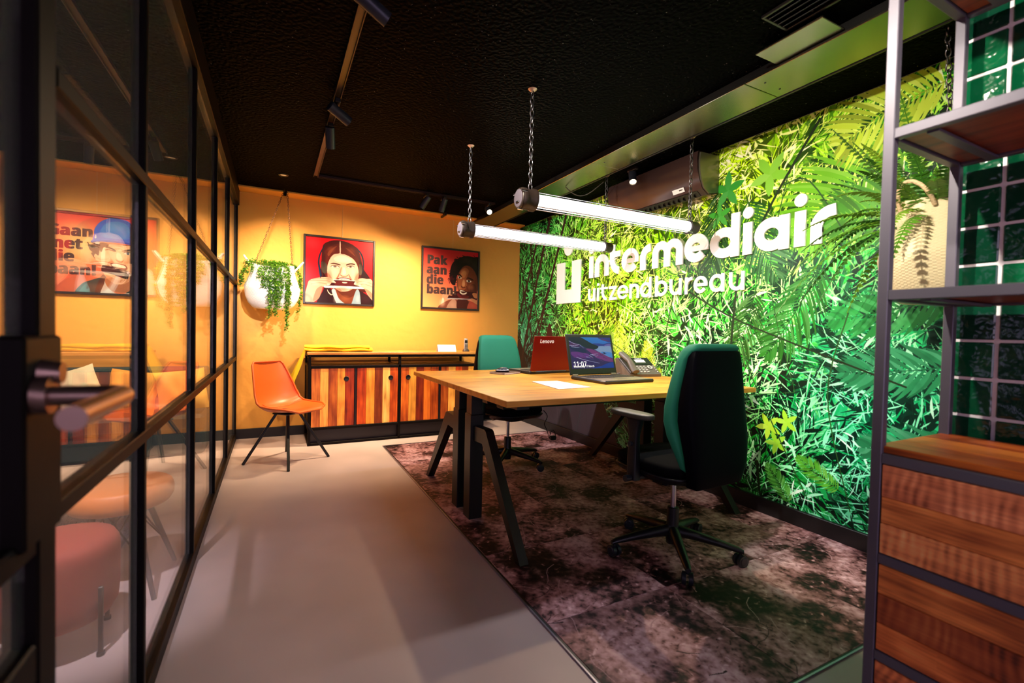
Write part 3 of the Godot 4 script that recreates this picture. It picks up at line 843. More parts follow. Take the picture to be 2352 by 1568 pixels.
func fleck_tex() -> ImageTexture:   # black acoustic spray with a few bare grains
	var im := Image.create(512, 512, false, Image.FORMAT_RGB8)
	im.fill(rgb(2, 2, 2))
	rng.seed = 90
	for k in 950:
		var g := pow(rng.randf(), 3.0) * 0.6 + 0.05
		im.fill_rect(Rect2i(rng.randi() % 510, rng.randi() % 510, 1 + rng.randi() % 2, 1 + rng.randi() % 2), Color(g, g, g))
	return tex(im)

func marble_tex(sd: int) -> ImageTexture:
	var w := 512
	var a := noise_bytes(w, w, 0.006, sd, 5)
	var b := noise_bytes(w, w, 0.011, sd + 1, 4, FastNoiseLite.TYPE_SIMPLEX_SMOOTH, true)
	var c := noise_bytes(w, w, 0.05, sd + 2, 4)
	var e := noise_bytes(w, w, 0.02, sd + 3, 4, FastNoiseLite.TYPE_SIMPLEX_SMOOTH, true)
	var lut := ramp([[0.0, rgb(24, 17, 19)], [0.2, rgb(62, 46, 47)], [0.4, rgb(140, 114, 114)], [0.58, rgb(186, 162, 162)], [0.78, rgb(226, 212, 216)], [1.0, rgb(252, 248, 252)]])
	var out := PackedByteArray()
	out.resize(w * w * 3)
	for i in w * w:
		var q := (a[i] - 128.0) * 1.05 + (c[i] - 128.0) * 0.55 + 122.0
		if c[i] < 82:
			q -= (82 - c[i]) * 0.6
		if b[i] > 200:
			q += (b[i] - 200) * (3.2 if c[i] > 118 else 1.0)
		if e[i] > 206:
			q -= (e[i] - 206) * 1.8
		var k: Color = lut[clampi(int(q), 0, 255)]
		out[i * 3] = k.r8; out[i * 3 + 1] = k.g8; out[i * 3 + 2] = k.b8
	var im := Image.create_from_data(w, w, false, Image.FORMAT_RGB8, out)
	rng.seed = sd
	for k in 54:   # cracks and veins
		var pts := PackedVector2Array()
		var at := Vector2(rng.randf() * w, rng.randf() * w)
		var dir := rng.randf() * TAU
		for j in rng.randi_range(4, 12):
			pts.append(at)
			dir += rng.randf_range(-0.35, 0.35)
			at += Vector2.from_angle(dir) * rng.randf_range(5, 13)
		line(im, pts, rng.randf_range(1.2, 3.0), rgb(206, 190, 194) if k % 3 else rgb(58, 44, 46), 0.8)
	return tex(im)

func speckle_tex(sd: int, lo: float, hi: float, freq := 0.12) -> ImageTexture:
	var w := 256
	var a := noise_bytes(w, w, freq, sd, 3)
	for i in a.size():
		a[i] = int(lerpf(lo, hi, a[i] / 255.0) * 255.0)
	return tex(Image.create_from_data(w, w, false, Image.FORMAT_L8, a))


# ---------- builders ----------
func chain_mesh(a: Vector3, b: Vector3, pitch: float, wire: float) -> B:
	var m := B.new()
	var n := maxi(2, int(round((b - a).length() / pitch)))
	var d := (b - a).normalized()
	var x := (Vector3.FORWARD if absf(d.y) > 0.5 else Vector3.UP).cross(d).normalized()
	var z := d.cross(x)
	for k in n:
		var c := a.lerp(b, (k + 0.5) / n)
		var side := x if k % 2 == 0 else z
		var pts := []
		for j in 8:
			var w := TAU * j / 8
			pts.append(c + side * cos(w) * pitch * 0.34 + d * sin(w) * pitch * 0.66)
		m.tube(pts, wire, 5, false, true)
	return m

func poster(label: String, at: Vector3, size: float, picture: ImageTexture, lines: Array, em: float, pitch: float, tx: float, ty: float) -> void:
	var o := thing("poster", label, "poster", at, 0.0, "framed posters along the orange wall")
	var h := size / 2
	var f := B.new()
	for q in [[-1, 0], [1, 0]]:
		f.box(Vector3(q[0] * (h - 0.011), 0, 0.0125), Vector3(0.022, size, 0.025), 0.003)
	for q in [-1, 1]:
		f.box(Vector3(0, q * (h - 0.011), 0.0125), Vector3(size - 0.044, 0.022, 0.025), 0.003)
	part(o, "frame", f, M.black_frame)
	var m := mat(Color(0.8, 0.8, 0.8), 0.36, 0.0, 0.3)
	m.albedo_texture = picture
	var p := B.new()
	p.quad(Vector3(-h + 0.02, -h + 0.02, 0.015), Vector3(h - 0.02, -h + 0.02, 0.015), Vector3(h - 0.02, h - 0.02, 0.015), Vector3(-h + 0.02, h - 0.02, 0.015))
	var back := boxed(Vector3(0, 0, 0.007), Vector3(size - 0.03, size - 0.03, 0.012))
	part(o, "print", p, m)
	part(o, "backing_board", back, M.black_frame)
	for k in lines.size():
		text(o, "lettering", lines[k], em, M.ink, Vector3(-h + tx, h - ty - k * pitch, 0.0156), Basis(), 0.0006, 1.0)
	var w := B.new()
	w.tube([Vector3(0.02, h, 0.006), Vector3(0.02, 2.485 - at.y, 0.006)], 0.0012, 5)
	part(o, "hanging_wire", w, M.wire)

func track_light(label: String, at: Vector3, aim: Vector3, energy: float, c: Color, angle := 38.0, lit := 3.0) -> void:
	var o := thing("track_spotlight", label, "spotlight", at, 0.0, "cylindrical spotlights on the ceiling tracks")
	part(o, "adapter", boxed(Vector3(0, -0.0365, 0), Vector3(0.032, 0.026, 0.1), 0.004), M.track)
	var piv := Vector3(0, -0.085, 0)
	var d := (aim - (at + piv)).normalized()
	var st := B.new()
	st.tube([Vector3(0, -0.045, 0), piv], 0.008, 8)
	part(o, "stem", st, M.track)
	var x := (Vector3.UP if absf(d.y) < 0.95 else Vector3.RIGHT).cross(d).normalized()
	var bs := Basis(x, d, x.cross(d))   # the head's own y runs along the beam
	var hd := B.new()
	hd.lathe([Vector2(0.001, -0.05), Vector2(0.026, -0.05), Vector2(0.03, -0.046), Vector2(0.03, -0.046), Vector2(0.03, 0.085), Vector2(0.03, 0.085), Vector2(0.027, 0.085), Vector2(0.027, 0.085), Vector2(0.025, 0.074)], 24)
	part(o, "head", hd, M.spot_body, piv, bs)
	var ln := B.new()
	ln.lathe([Vector2(0.0005, 0.076), Vector2(0.0255, 0.076)], 20)
	part(o, "lens", ln, glow(c, lit), piv, bs)
	if energy > 0.0:
		var l := SpotLight3D.new()
		l.name = "beam"
		l.light_color = c
		l.light_energy = energy
		l.light_size = 0.025
		l.spot_angle = angle
		l.spot_angle_attenuation = 1.0
		l.spot_range = 12.0
		l.spot_attenuation = 2.0
		l.shadow_enabled = true
		o.add_child(l)
		l.transform = Transform3D(Basis(x, d.cross(x) * -1.0, -d).orthonormalized(), piv + d * 0.095)

func tube_lamp(label: String, z: float) -> void:
	var y := 1.887
	var o := thing("tube_lamp", label, "pendant lamp", Vector3(0, y, z), 0.0, "industrial tube lamps over the desk")
	var turn := Basis(Vector3.UP, Vector3.RIGHT * -1.0, Vector3.BACK)   # lathe axis to -x
	var cap := B.new()
	cap.lathe([Vector2(0.001, 0.055), Vector2(0.052, 0.055), Vector2(0.056, 0.05), Vector2(0.056, 0.05), Vector2(0.056, 0.04), Vector2(0.061, 0.04), Vector2(0.061, 0.02), Vector2(0.057, 0.014), Vector2(0.057, -0.02), Vector2(0.062, -0.026), Vector2(0.062, -0.045), Vector2(0.062, -0.045), Vector2(0.04, -0.052), Vector2(0.001, -0.052)], 28)
	part(o, "end_cap", cap, M.lamp_cap, Vector3(1.25, 0, 0), turn)
	var plate := B.new()
	plate.lathe([Vector2(0.001, 0.0), Vector2(0.047, 0.0), Vector2(0.05, -0.004)], 28)
	part(o, "cover_plate", plate, M.lamp_plate, Vector3(1.193, 0, 0), turn)
	part(o, "clip", boxed(Vector3(1.19, -0.022, 0), Vector3(0.008, 0.012, 0.034), 0.003), M.black_plastic)
	for k in 3:
		var w := k * TAU / 3 + 0.5
		var s := B.new()
		s.tube([Vector3(1.19, sin(w) * 0.058, cos(w) * 0.058), Vector3(1.225, sin(w) * 0.058, cos(w) * 0.058)], 0.006, 6)
		part(o, "bolt", s, M.chrome)
	var cap2 := B.new()
	cap2.lathe([Vector2(0.001, 0.035), Vector2(0.04, 0.035), Vector2(0.042, 0.03), Vector2(0.042, -0.02), Vector2(0.046, -0.024), Vector2(0.046, -0.04), Vector2(0.046, -0.04), Vector2(0.001, -0.044)], 24)
	part(o, "end_cap", cap2, M.lamp_cap, Vector3(2.545, 0, 0), turn.rotated(Vector3.UP, PI))
	var tb := B.new()
	tb.lathe([Vector2(0.001, -0.6), Vector2(0.037, -0.6), Vector2(0.037, -0.6), Vector2(0.037, 0.6), Vector2(0.037, 0.6), Vector2(0.001, 0.6)], 24)
	part(o, "glowing_tube", tb, M.tube_glow, Vector3(1.9, 0, 0), turn)
	for w in [0.9, 2.24, 4.05, 5.38]:
		var r := B.new()
		r.tube([Vector3(1.29, sin(w) * 0.05, cos(w) * 0.05), Vector3(2.52, sin(w) * 0.05, cos(w) * 0.05)], 0.0028, 6)
		part(o, "guard_rod", r, M.chrome)
	for x in [1.27, 2.52]:
		var c := part(o, "chain", chain_mesh(Vector3(x, 0.055, 0), Vector3(x, CEIL - y - 0.012, 0), 0.034, 0.0034), M.chain)
		var hk := B.new()
		hk.lathe([Vector2(0.001, -0.012), Vector2(0.012, -0.012), Vector2(0.026, 0.0), Vector2(0.026, 0.0)], 12)
		part(c, "ceiling_hook", hk, M.brass, Vector3(x, CEIL - y, 0))
	for q in [[PI, 0.046, 1.0], [0.0, 0.046, 0.06]]:   # what the tube gives below and above
		var a := AreaLight3D.new()
		a.name = "tube_light"
		a.area_size = Vector2(1.18, 0.06)
		a.light_color = Color(0.97, 0.97, 1.0)
		a.light_energy = 2.4 * q[2]
		a.area_range = 12.0
		a.shadow_enabled = true
		o.add_child(a, true)
		a.position = Vector3(1.9, -0.046 if q[0] > 1 else 0.046, 0)
		a.rotation.x = -PI / 2 if q[0] > 1 else PI / 2

func ring_pts(c: Vector3, rx: float, rz: float, n: int) -> Array:
	var out := []
	for j in n:
		var w := -TAU * j / n
		out.append(c + Vector3(cos(w) * rx, 0, sin(w) * rz))
	return out

func basket(o: Node3D, r: float, h: float, m: Material, hm: Material) -> void:   # belly basket with its upper half folded in; the base at y = 0
	var b := B.new()
	var prof := [[0.0, 0.55], [0.03, 0.66], [0.12, 0.82], [0.26, 0.94], [0.42, 1.0], [0.475, 1.015], [0.52, 0.99], [0.6, 0.93], [0.75, 0.84], [0.9, 0.78], [1.0, 0.77], [1.0, 0.74], [0.85, 0.74], [0.7, 0.76]]
	var rows := []
	for q in prof:
		var ring := []
		for j in 40:
			var w := -TAU * j / 40
			var k: float = 1.0 + 0.025 * sin(w * 3.0 + q[0] * 4.0) + 0.012 * sin(w * 7.0)
			ring.append(Vector3(cos(w) * r * q[1] * k, h * q[0] + 0.02 * sin(w * 2.0 + 1.0) * q[0], sin(w) * r * q[1] * k))
		rows.append(ring)
	b.loft(rows, false)
	b.fan(rows[0], true)
	part(o, "basket_body", b, m)
	var soil := B.new()
	soil.fan(ring_pts(Vector3(0, h * 0.82, 0), r * 0.75, r * 0.75, 24), false)
	part(o, "soil", soil, M.soil)
	for sx in [-1.0, 1.0]:
		var pts := []
		for k in 11:
			var w := PI * k / 10
			pts.append(Vector3(sx * (r * 0.77 + sin(w) * 0.07), h * 0.94 + sin(w) * 0.10, cos(w) * 0.062))
		var hd := B.new()
		hd.tube(pts, 0.0085, 8)
		part(o, "handle", hd, hm)

func fern_frond(ln: float, lift: float, droop: float, n := 22, lw := 0.034) -> B:   # grows along +x from the origin
	var m := B.new()
	var pts := []
	for k in n + 1:
		var t := float(k) / n
		pts.append(Vector3(ln * t * (1.0 - 0.12 * t), lift * t - droop * t * t, 0))
	m.tube(pts, 0.0022, 4, false)
	for k in range(1, n):
		var t := float(k) / n
		var d: Vector3 = (pts[k + 1] - pts[k - 1]).normalized()
		var up := Vector3(0, 0, 1).cross(d).normalized()
		var s := lw * sin(PI * clampf(0.18 + t * 0.8, 0, 1)) * (0.9 + 0.2 * rng.randf())
		for sd in [-1.0, 1.0]:
			var side := Vector3(0, 0, sd)
			var tip: Vector3 = pts[k] + side * s + d * s * 0.35 - up * s * 0.28 * (0.5 + rng.randf())
			var w := ln / n * 0.46
			var mid: Vector3 = pts[k].lerp(tip, 0.5) + up * s * 0.08
			m.face([pts[k] - d * w * 0.7, mid - d * w, mid + d * w, pts[k] + d * w * 0.7], pts[k] - up)
			m.face([mid - d * w, tip, mid + d * w], mid - up)
	return m

func shell_rows(rows: Array, n: int) -> Array:   # [y, half width, front z, back z, roundness] -> rings that loft upward
	var out := []
	for q in rows:
		var ring := []
		var cz: float = (q[2] + q[3]) * 0.5
		var hz: float = absf(q[3] - q[2]) * 0.5
		for j in n:
			var w := -TAU * j / n
			var c := cos(w)
			var s := sin(w)
			var e: float = q[4] if q.size() > 4 else 0.45
			ring.append(Vector3(signf(c) * pow(absf(c), e) * q[1], q[0], cz + signf(s) * pow(absf(s), e) * hz))
		out.append(ring)
	return out

func office_chair(label: String, at: Vector3, turn: float, legs_turn: float) -> void:   # faces -z
	var o := thing("office_chair", label, "office chair", at, turn, "office chairs at the desk")
	for k in 5:
		var a := legs_turn + k * TAU / 5 - turn
		var d := Vector3(cos(a), 0, sin(a))
		var side := Vector3(-d.z, 0, d.x)
		var rows := []
		for q in [[0.02, 0.118, 0.03, 0.032], [0.1, 0.112, 0.027, 0.026], [0.22, 0.096, 0.022, 0.019], [0.315, 0.08, 0.018, 0.014], [0.34, 0.072, 0.013, 0.010]]:
			var ring := []
			for j in 12:
				var w := TAU * j / 12
				ring.append(d * q[0] + Vector3(0, q[1], 0) + side * cos(w) * q[2] + Vector3.UP * sin(w) * q[3])
			rows.append(ring)
		var lg := B.new()
		lg.loft(rows)
		var leg := part(o, "base_leg", lg, M.chair_black)
		var cs := B.new()
		var c := d * 0.325 + Vector3(0, 0.031, 0)
		var roll := Vector3(cos(a + 0.8 + k), 0, sin(a + 0.8 + k))
		for sd in [-1.0, 1.0]:
			cs.tube([c + roll * sd * 0.006, c + roll * sd * 0.024], 0.029, 18)
			cs.tube([c + roll * sd * 0.024, c + roll * sd * 0.027], [0.024, 0.018], 18)
		cs.tube([c + Vector3(0, 0.02, 0), d * 0.325 + Vector3(0, 0.072, 0)], 0.008, 8)
		part(leg, "caster", cs, M.caster)
	var hub := B.new()
	hub.lathe([Vector2(0.001, 0.05), Vector2(0.03, 0.05), Vector2(0.036, 0.08), Vector2(0.045, 0.12), Vector2(0.036, 0.14), Vector2(0.031, 0.15), Vector2(0.029, 0.235), Vector2(0.027, 0.24), Vector2(0.001, 0.24)], 20)
	part(o, "column_sleeve", hub, M.chair_black)
	var gl := B.new()
	gl.lathe([Vector2(0.0145, 0.23), Vector2(0.0145, 0.42)], 16)
	part(o, "gas_lift", gl, M.chrome)
	var me := B.new()
	me.loft(shell_rows([[0.385, 0.05, -0.10, 0.10], [0.40, 0.085, -0.15, 0.18], [0.43, 0.10, -0.17, 0.22], [0.445, 0.10, -0.17, 0.22]], 20))
	var mech := part(o, "tilt_mechanism", me, M.chair_black)
	for q in [[-0.14, -0.06], [0.14, -0.02], [-0.13, 0.08]]:
		var kn := B.new()
		kn.tube([Vector3(q[0] * 0.5, 0.42, q[1]), Vector3(q[0], 0.415, q[1])], 0.006, 8)
		kn.tube([Vector3(q[0], 0.415, q[1]), Vector3(q[0] * 1.22, 0.413, q[1])], 0.016, 12)
		part(mech, "lever", kn, M.chair_black)
	var se := B.new()
	se.loft(shell_rows([[0.445, 0.18, -0.20, 0.17, 0.5], [0.455, 0.215, -0.235, 0.2, 0.5], [0.48, 0.235, -0.255, 0.215, 0.5], [0.505, 0.235, -0.25, 0.215, 0.5], [0.52, 0.215, -0.225, 0.2, 0.55], [0.525, 0.15, -0.15, 0.15, 0.7]], 32))
	part(o, "seat", se, M.chair_fabric)
	var sp := B.new()
	sp.loft(shell_rows([[0.435, 0.19, -0.21, 0.18, 0.5], [0.43, 0.225, -0.24, 0.2, 0.5], [0.455, 0.24, -0.262, 0.222, 0.5], [0.462, 0.235, -0.255, 0.215, 0.5]], 32))
	part(o, "seat_pan", sp, M.chair_black)
	var sh := B.new()
	sh.loft(shell_rows([[0.425, 0.15, 0.235, 0.262], [0.435, 0.178, 0.205, 0.278], [0.50, 0.196, 0.215, 0.288], [0.58, 0.206, 0.205, 0.292], [0.66, 0.212, 0.185, 0.288], [0.74, 0.214, 0.165, 0.278], [0.82, 0.210, 0.165, 0.268], [0.90, 0.202, 0.175, 0.262], [0.98, 0.19, 0.187, 0.258], [1.04, 0.178, 0.195, 0.254], [1.068, 0.168, 0.20, 0.25], [1.072, 0.155, 0.205, 0.245]], 32))
	part(o, "back_shell", sh, M.chair_shell)
	var pd := B.new()
	pd.loft(shell_rows([[0.50, 0.17, 0.20, 0.222], [0.515, 0.186, 0.178, 0.225], [0.58, 0.20, 0.15, 0.212], [0.66, 0.219, 0.115, 0.194], [0.73, 0.225, 0.098, 0.172], [0.80, 0.222, 0.098, 0.172], [0.88, 0.216, 0.112, 0.184], [0.96, 0.205, 0.128, 0.196], [1.03, 0.192, 0.144, 0.206], [1.068, 0.182, 0.152, 0.235], [1.085, 0.172, 0.16, 0.252], [1.10, 0.155, 0.178, 0.245], [1.106, 0.12, 0.195, 0.232]], 36))
	part(o, "back_pad", pd, M.green_fabric)
	var br := B.new()
	br.bar(Vector3(0, 0.43, 0.15), Vector3(0, 0.44, 0.23), 0.09, 0.03, 0.006)
	part(o, "back_bracket", br, M.chair_black)
	for sx in [-1.0, 1.0]:
		var ar := B.new()
		ar.bar(Vector3(sx * 0.12, 0.43, -0.02), Vector3(sx * 0.275, 0.43, -0.02), 0.05, 0.022, 0.005)
		ar.loft(shell_rows([[0.42, 0.022, -0.05, 0.012], [0.52, 0.021, -0.05, 0.01], [0.64, 0.017, -0.045, 0.008], [0.72, 0.024, -0.06, 0.03], [0.73, 0.03, -0.07, 0.05]], 16).map(func(ring): return ring.map(func(q): return q + Vector3(sx * 0.275, 0, 0))))
		var arm := part(o, "armrest", ar, M.chair_black)
		var kn := B.new()
		kn.tube([Vector3(sx * 0.285, 0.60, -0.02), Vector3(sx * 0.307, 0.60, -0.02)], 0.012, 12)
		kn.tube([Vector3(sx * 0.285, 0.43, -0.02), Vector3(sx * 0.33, 0.43, -0.02)], 0.016, 12)
		part(arm, "knob", kn, M.caster)
		var ap := B.new()
		ap.loft(shell_rows([[0.73, 0.036, -0.16, 0.08, 0.7], [0.735, 0.045, -0.175, 0.095, 0.7], [0.75, 0.047, -0.177, 0.097, 0.7], [0.757, 0.042, -0.17, 0.09, 0.7], [0.759, 0.02, -0.12, 0.05, 0.8]], 28).map(func(ring): return ring.map(func(q): return q + Vector3(sx * 0.275, 0, 0))))
		part(arm, "arm_pad", ap, M.arm_pad)

func bucket_chair(label: String, at: Vector3, turn: float) -> void:   # faces +z
	var o := thing("shell_chair", label, "chair", at, turn)
	var spine := [[0.235, 0.445, 0.0], [0.22, 0.462, 0.02], [0.17, 0.466, 0.05], [0.06, 0.452, 0.0], [-0.05, 0.442, 0.0], [-0.12, 0.455, 0.0], [-0.165, 0.495, 0.0], [-0.19, 0.56, 0.0], [-0.205, 0.64, 0.0], [-0.222, 0.73, 0.0], [-0.238, 0.81, 0.0], [-0.243, 0.838, 0.0]]
	var half := [0.13, 0.185, 0.222, 0.236, 0.236, 0.234, 0.232, 0.224, 0.208, 0.187, 0.165, 0.14]
	var curl := [0.0, 0.006, 0.014, 0.03, 0.05, 0.068, 0.078, 0.07, 0.058, 0.04, 0.022, 0.012]   # how far the sides rise towards the sitter
	for lay in 2:
		var rows := []
		for k in spine.size():
			var a := Vector2(spine[maxi(k - 1, 0)][0], spine[maxi(k - 1, 0)][1])
			var b := Vector2(spine[mini(k + 1, spine.size() - 1)][0], spine[mini(k + 1, spine.size() - 1)][1])
			var d := (b - a).normalized()
			var nn := Vector2(d.y, -d.x)   # towards the sitter
			var row := []
			for j in 15:
				var s := j / 7.0 - 1.0
				var rise: float = curl[k] * pow(absf(s), 2.4) + (0.0 if lay == 0 else -0.022 * pow(1.0 - pow(absf(s), 6.0), 0.5))
				var q: Vector2 = Vector2(spine[k][0], spine[k][1]) + nn * rise
				row.append(Vector3(s * half[k], q.y, q.x))
			rows.append(row)
		if lay == 1:
			for row in rows:
				row.reverse()
		var b2 := B.new()
		b2.grid(rows)
		part(o, "seat_shell" if lay == 0 else "shell_underside", b2, M.tan_leather)
	var piping := B.new()
	var edge := []
	for k in spine.size():
		var a := Vector2(spine[maxi(k - 1, 0)][0], spine[maxi(k - 1, 0)][1])
		var b := Vector2(spine[mini(k + 1, spine.size() - 1)][0], spine[mini(k + 1, spine.size() - 1)][1])
		var d := (b - a).normalized()
		var q: Vector2 = Vector2(spine[k][0], spine[k][1]) + Vector2(d.y, -d.x) * curl[k]
		edge.append(Vector3(half[k], q.y, q.x))
	var loop := edge.duplicate()
	for k in range(edge.size() - 1, -1, -1):
		loop.append(Vector3(-edge[k].x, edge[k].y, edge[k].z))
	piping.tube(loop, 0.009, 8, false, true)
	part(o, "rim", piping, M.tan_leather)
	var seam := B.new()
	var sp := []
	for j in 9:
		var s := j / 4.0 - 1.0
		sp.append(Vector3(s * 0.215, 0.457 + 0.05 * pow(absf(s), 2.4), -0.085 + 0.03 * s * s))
	seam.tube(sp, 0.0025, 5)
	part(o, "seam", seam, M.tan_leather)
	var pl := B.new()
	pl.box(Vector3(0, 0.412, 0), Vector3(0.17, 0.012, 0.17), 0.004)
	pl.tube([Vector3(0, 0.41, 0), Vector3(0, 0.445, 0)], 0.05, 14)
	part(o, "mount_plate", pl, M.black_metal)
	for q in [[1, 1], [1, -1], [-1, 1], [-1, -1]]:
		var lg := B.new()
		lg.bar(Vector3(q[0] * 0.06, 0.415, q[1] * 0.06), Vector3(q[0] * 0.234, 0.0, q[1] * 0.234), 0.022, 0.022, 0.003)
		part(o, "leg", lg, M.black_metal)

func pillow(w: float, h: float, t: float) -> B:
	var b := B.new()
	for sd in [1.0, -1.0]:
		var rows := []
		for r in 15:
			var row := []
			for k in 15:
				var u := k / 7.0 - 1.0
				var v := r / 7.0 - 1.0
				var puff := pow(maxf(0.0, (1.0 - pow(absf(u), 2.6)) * (1.0 - pow(absf(v), 2.6))), 0.55)
				var pin := 1.0 - 0.07 * (1.0 - u * u) * absf(v) - 0.0 * absf(u)
				var pin2 := 1.0 - 0.07 * (1.0 - v * v) * absf(u)
				var wr := 0.008 * sin(u * 9.0 + v * 4.0) * puff + 0.012 * sin(v * 7.0 - u * 3.0) * (1.0 - puff)
				row.append(Vector3(u * w * 0.5 * pin2, v * h * 0.5 * pin, sd * (t * 0.5 * puff) + wr))
			if sd < 0:
				row.reverse()
			rows.append(row)
		b.grid(rows)
	return b

func laptop(o: Node3D, w: float, d: float, lid: float, open_deg: float, body: Material, lidm: Material) -> Node3D:   # hinge at the origin, base runs to +z; returns the lid
	part(o, "base", boxed(Vector3(0, 0.011, d / 2), Vector3(w, 0.022, d), 0.006), body)
	part(o, "palm_rest", boxed(Vector3(0, 0.0228, d / 2), Vector3(w - 0.012, 0.0016, d - 0.012), 0.0006), M.laptop_deck)
	var keys := B.new()
	for r in 6:
		for k in 17:
			if r == 5 and k > 3 and k < 9:
				continue
			keys.box(Vector3(-w * 0.44 + (k + 0.5) * w * 0.88 / 17, 0.0252, d * 0.13 + r * d * 0.079), Vector3(w * 0.88 / 17 - 0.004, 0.003, d * 0.079 - 0.005))
	keys.box(Vector3(-w * 0.44 + 6.5 * w * 0.88 / 17, 0.0252, d * 0.13 + 5 * d * 0.079), Vector3(w * 0.88 / 17 * 5 - 0.004, 0.003, d * 0.079 - 0.005))
	var ks := part(o, "keyboard", keys, M.keys)
	ks.set_meta("kind", "stuff")
	part(o, "touchpad", boxed(Vector3(-w * 0.06, 0.0238, d * 0.79), Vector3(w * 0.26, 0.0012, d * 0.26), 0.0004), M.touchpad)
	var hg := B.new()
	for sx in [-1.0, 1.0]:
		hg.tube([Vector3(sx * w * 0.36, 0.026, 0.0), Vector3(sx * w * 0.46, 0.026, 0.0)], 0.008, 10)
	part(o, "hinge", hg, M.laptop_deck)
	var l := part(o, "lid", boxed(Vector3(0, lid / 2, -0.004), Vector3(w, lid, 0.008), 0.003), lidm, Vector3(0, 0.026, -0.002), Basis(Vector3.RIGHT, -deg_to_rad(open_deg - 90.0)))
	return l

func sheet_pts(f: Callable, nu: int, nv: int) -> Array:
	var rows := []
	for r in nv + 1:
		var row := []
		for k in nu + 1:
			row.append(f.call(float(k) / nu, float(r) / nv))
		rows.append(row)
	return rows


func _ready() -> void:
	rng.seed = 20
	# --- camera, sky, light ---
	var cam := Camera3D.new()
	cam.name = "camera"
	add_child(cam)
	cam.transform = Transform3D(Basis(Vector3(0.889616, 0.022126, 0.456172), Vector3(-0.009437, 0.999503, -0.030077), Vector3(-0.456611, 0.022453, 0.889383)).orthonormalized(), Vector3(0, 1.15, 0))
	cam.fov = 72.742
	cam.near = 0.02
	var ca := CameraAttributesPhysical.new()
	ca.frustum_focal_length = 16.294
	ca.frustum_focus_distance = 3.4
	ca.exposure_aperture = 2.2
	ca.auto_exposure_enabled = false
	cam.attributes = ca
	cam.fov = 72.742
	cam.current = true
	var env := Environment.new()
	env.background_mode = Environment.BG_SKY
	env.sky = Sky.new()
	var sky := ProceduralSkyMaterial.new()
	sky.sky_top_color = Color(0.45, 0.55, 0.85)
	sky.sky_horizon_color = Color(0.8, 0.82, 0.95)
	sky.ground_bottom_color = Color(0.3, 0.3, 0.34)
	sky.ground_horizon_color = Color(0.6, 0.6, 0.66)
	sky.energy_multiplier = 0.5
	env.sky.sky_material = sky
	env.tonemap_mode = Environment.TONE_MAPPER_LINEAR
	env.tonemap_exposure = 0.55
	env.sdfgi_enabled = true
	env.ssao_enabled = true
	env.ssil_enabled = true
	var we := WorldEnvironment.new()
	we.name = "environment"
	we.environment = env
	add_child(we)
	# daylight through the shop window behind the camera, and through the side window of the next room
	area("daylight_front", Vector3(0.4, 1.35, 2.36), Vector3(0.6, 1.0, -3.0), Vector2(3.4, 1.9), Color(0.96, 0.84, 1.0), 6.2)
	area("daylight_side", Vector3(-4.3, 1.5, -1.6), Vector3(-0.5, 0.5, -2.6), Vector2(2.2, 1.6), Color(0.88, 0.8, 1.0), 1.1)

	materials()
	more_materials()
	room()
	partition()
	tracks_and_beam()
	wall_things()
	desk()
	desk_things()
	sideboard()
	shelving()
	left_room()
	office_chair("green office chair in the foreground turned towards the desk with black rear shell", Vector3(1.88, 0.004, -1.76), 0.05, deg_to_rad(58))
	office_chair("green office chair behind the far side of the desk facing the camera", Vector3(1.79, 0.004, -3.53), PI + 0.14, deg_to_rad(76))
	bucket_chair("orange leather shell chair standing free in the corner beside the glass partition", Vector3(0.11, 0, -4.37), PI / 4)


func area(called: String, at: Vector3, aim: Vector3, size: Vector2, c: Color, e: float) -> void:
	var a := AreaLight3D.new()
	a.name = called
	a.area_size = size
	a.light_color = c
	a.light_energy = e
	a.area_range = 14.0
	a.shadow_enabled = true
	add_child(a)
	a.look_at_from_position(at, aim)


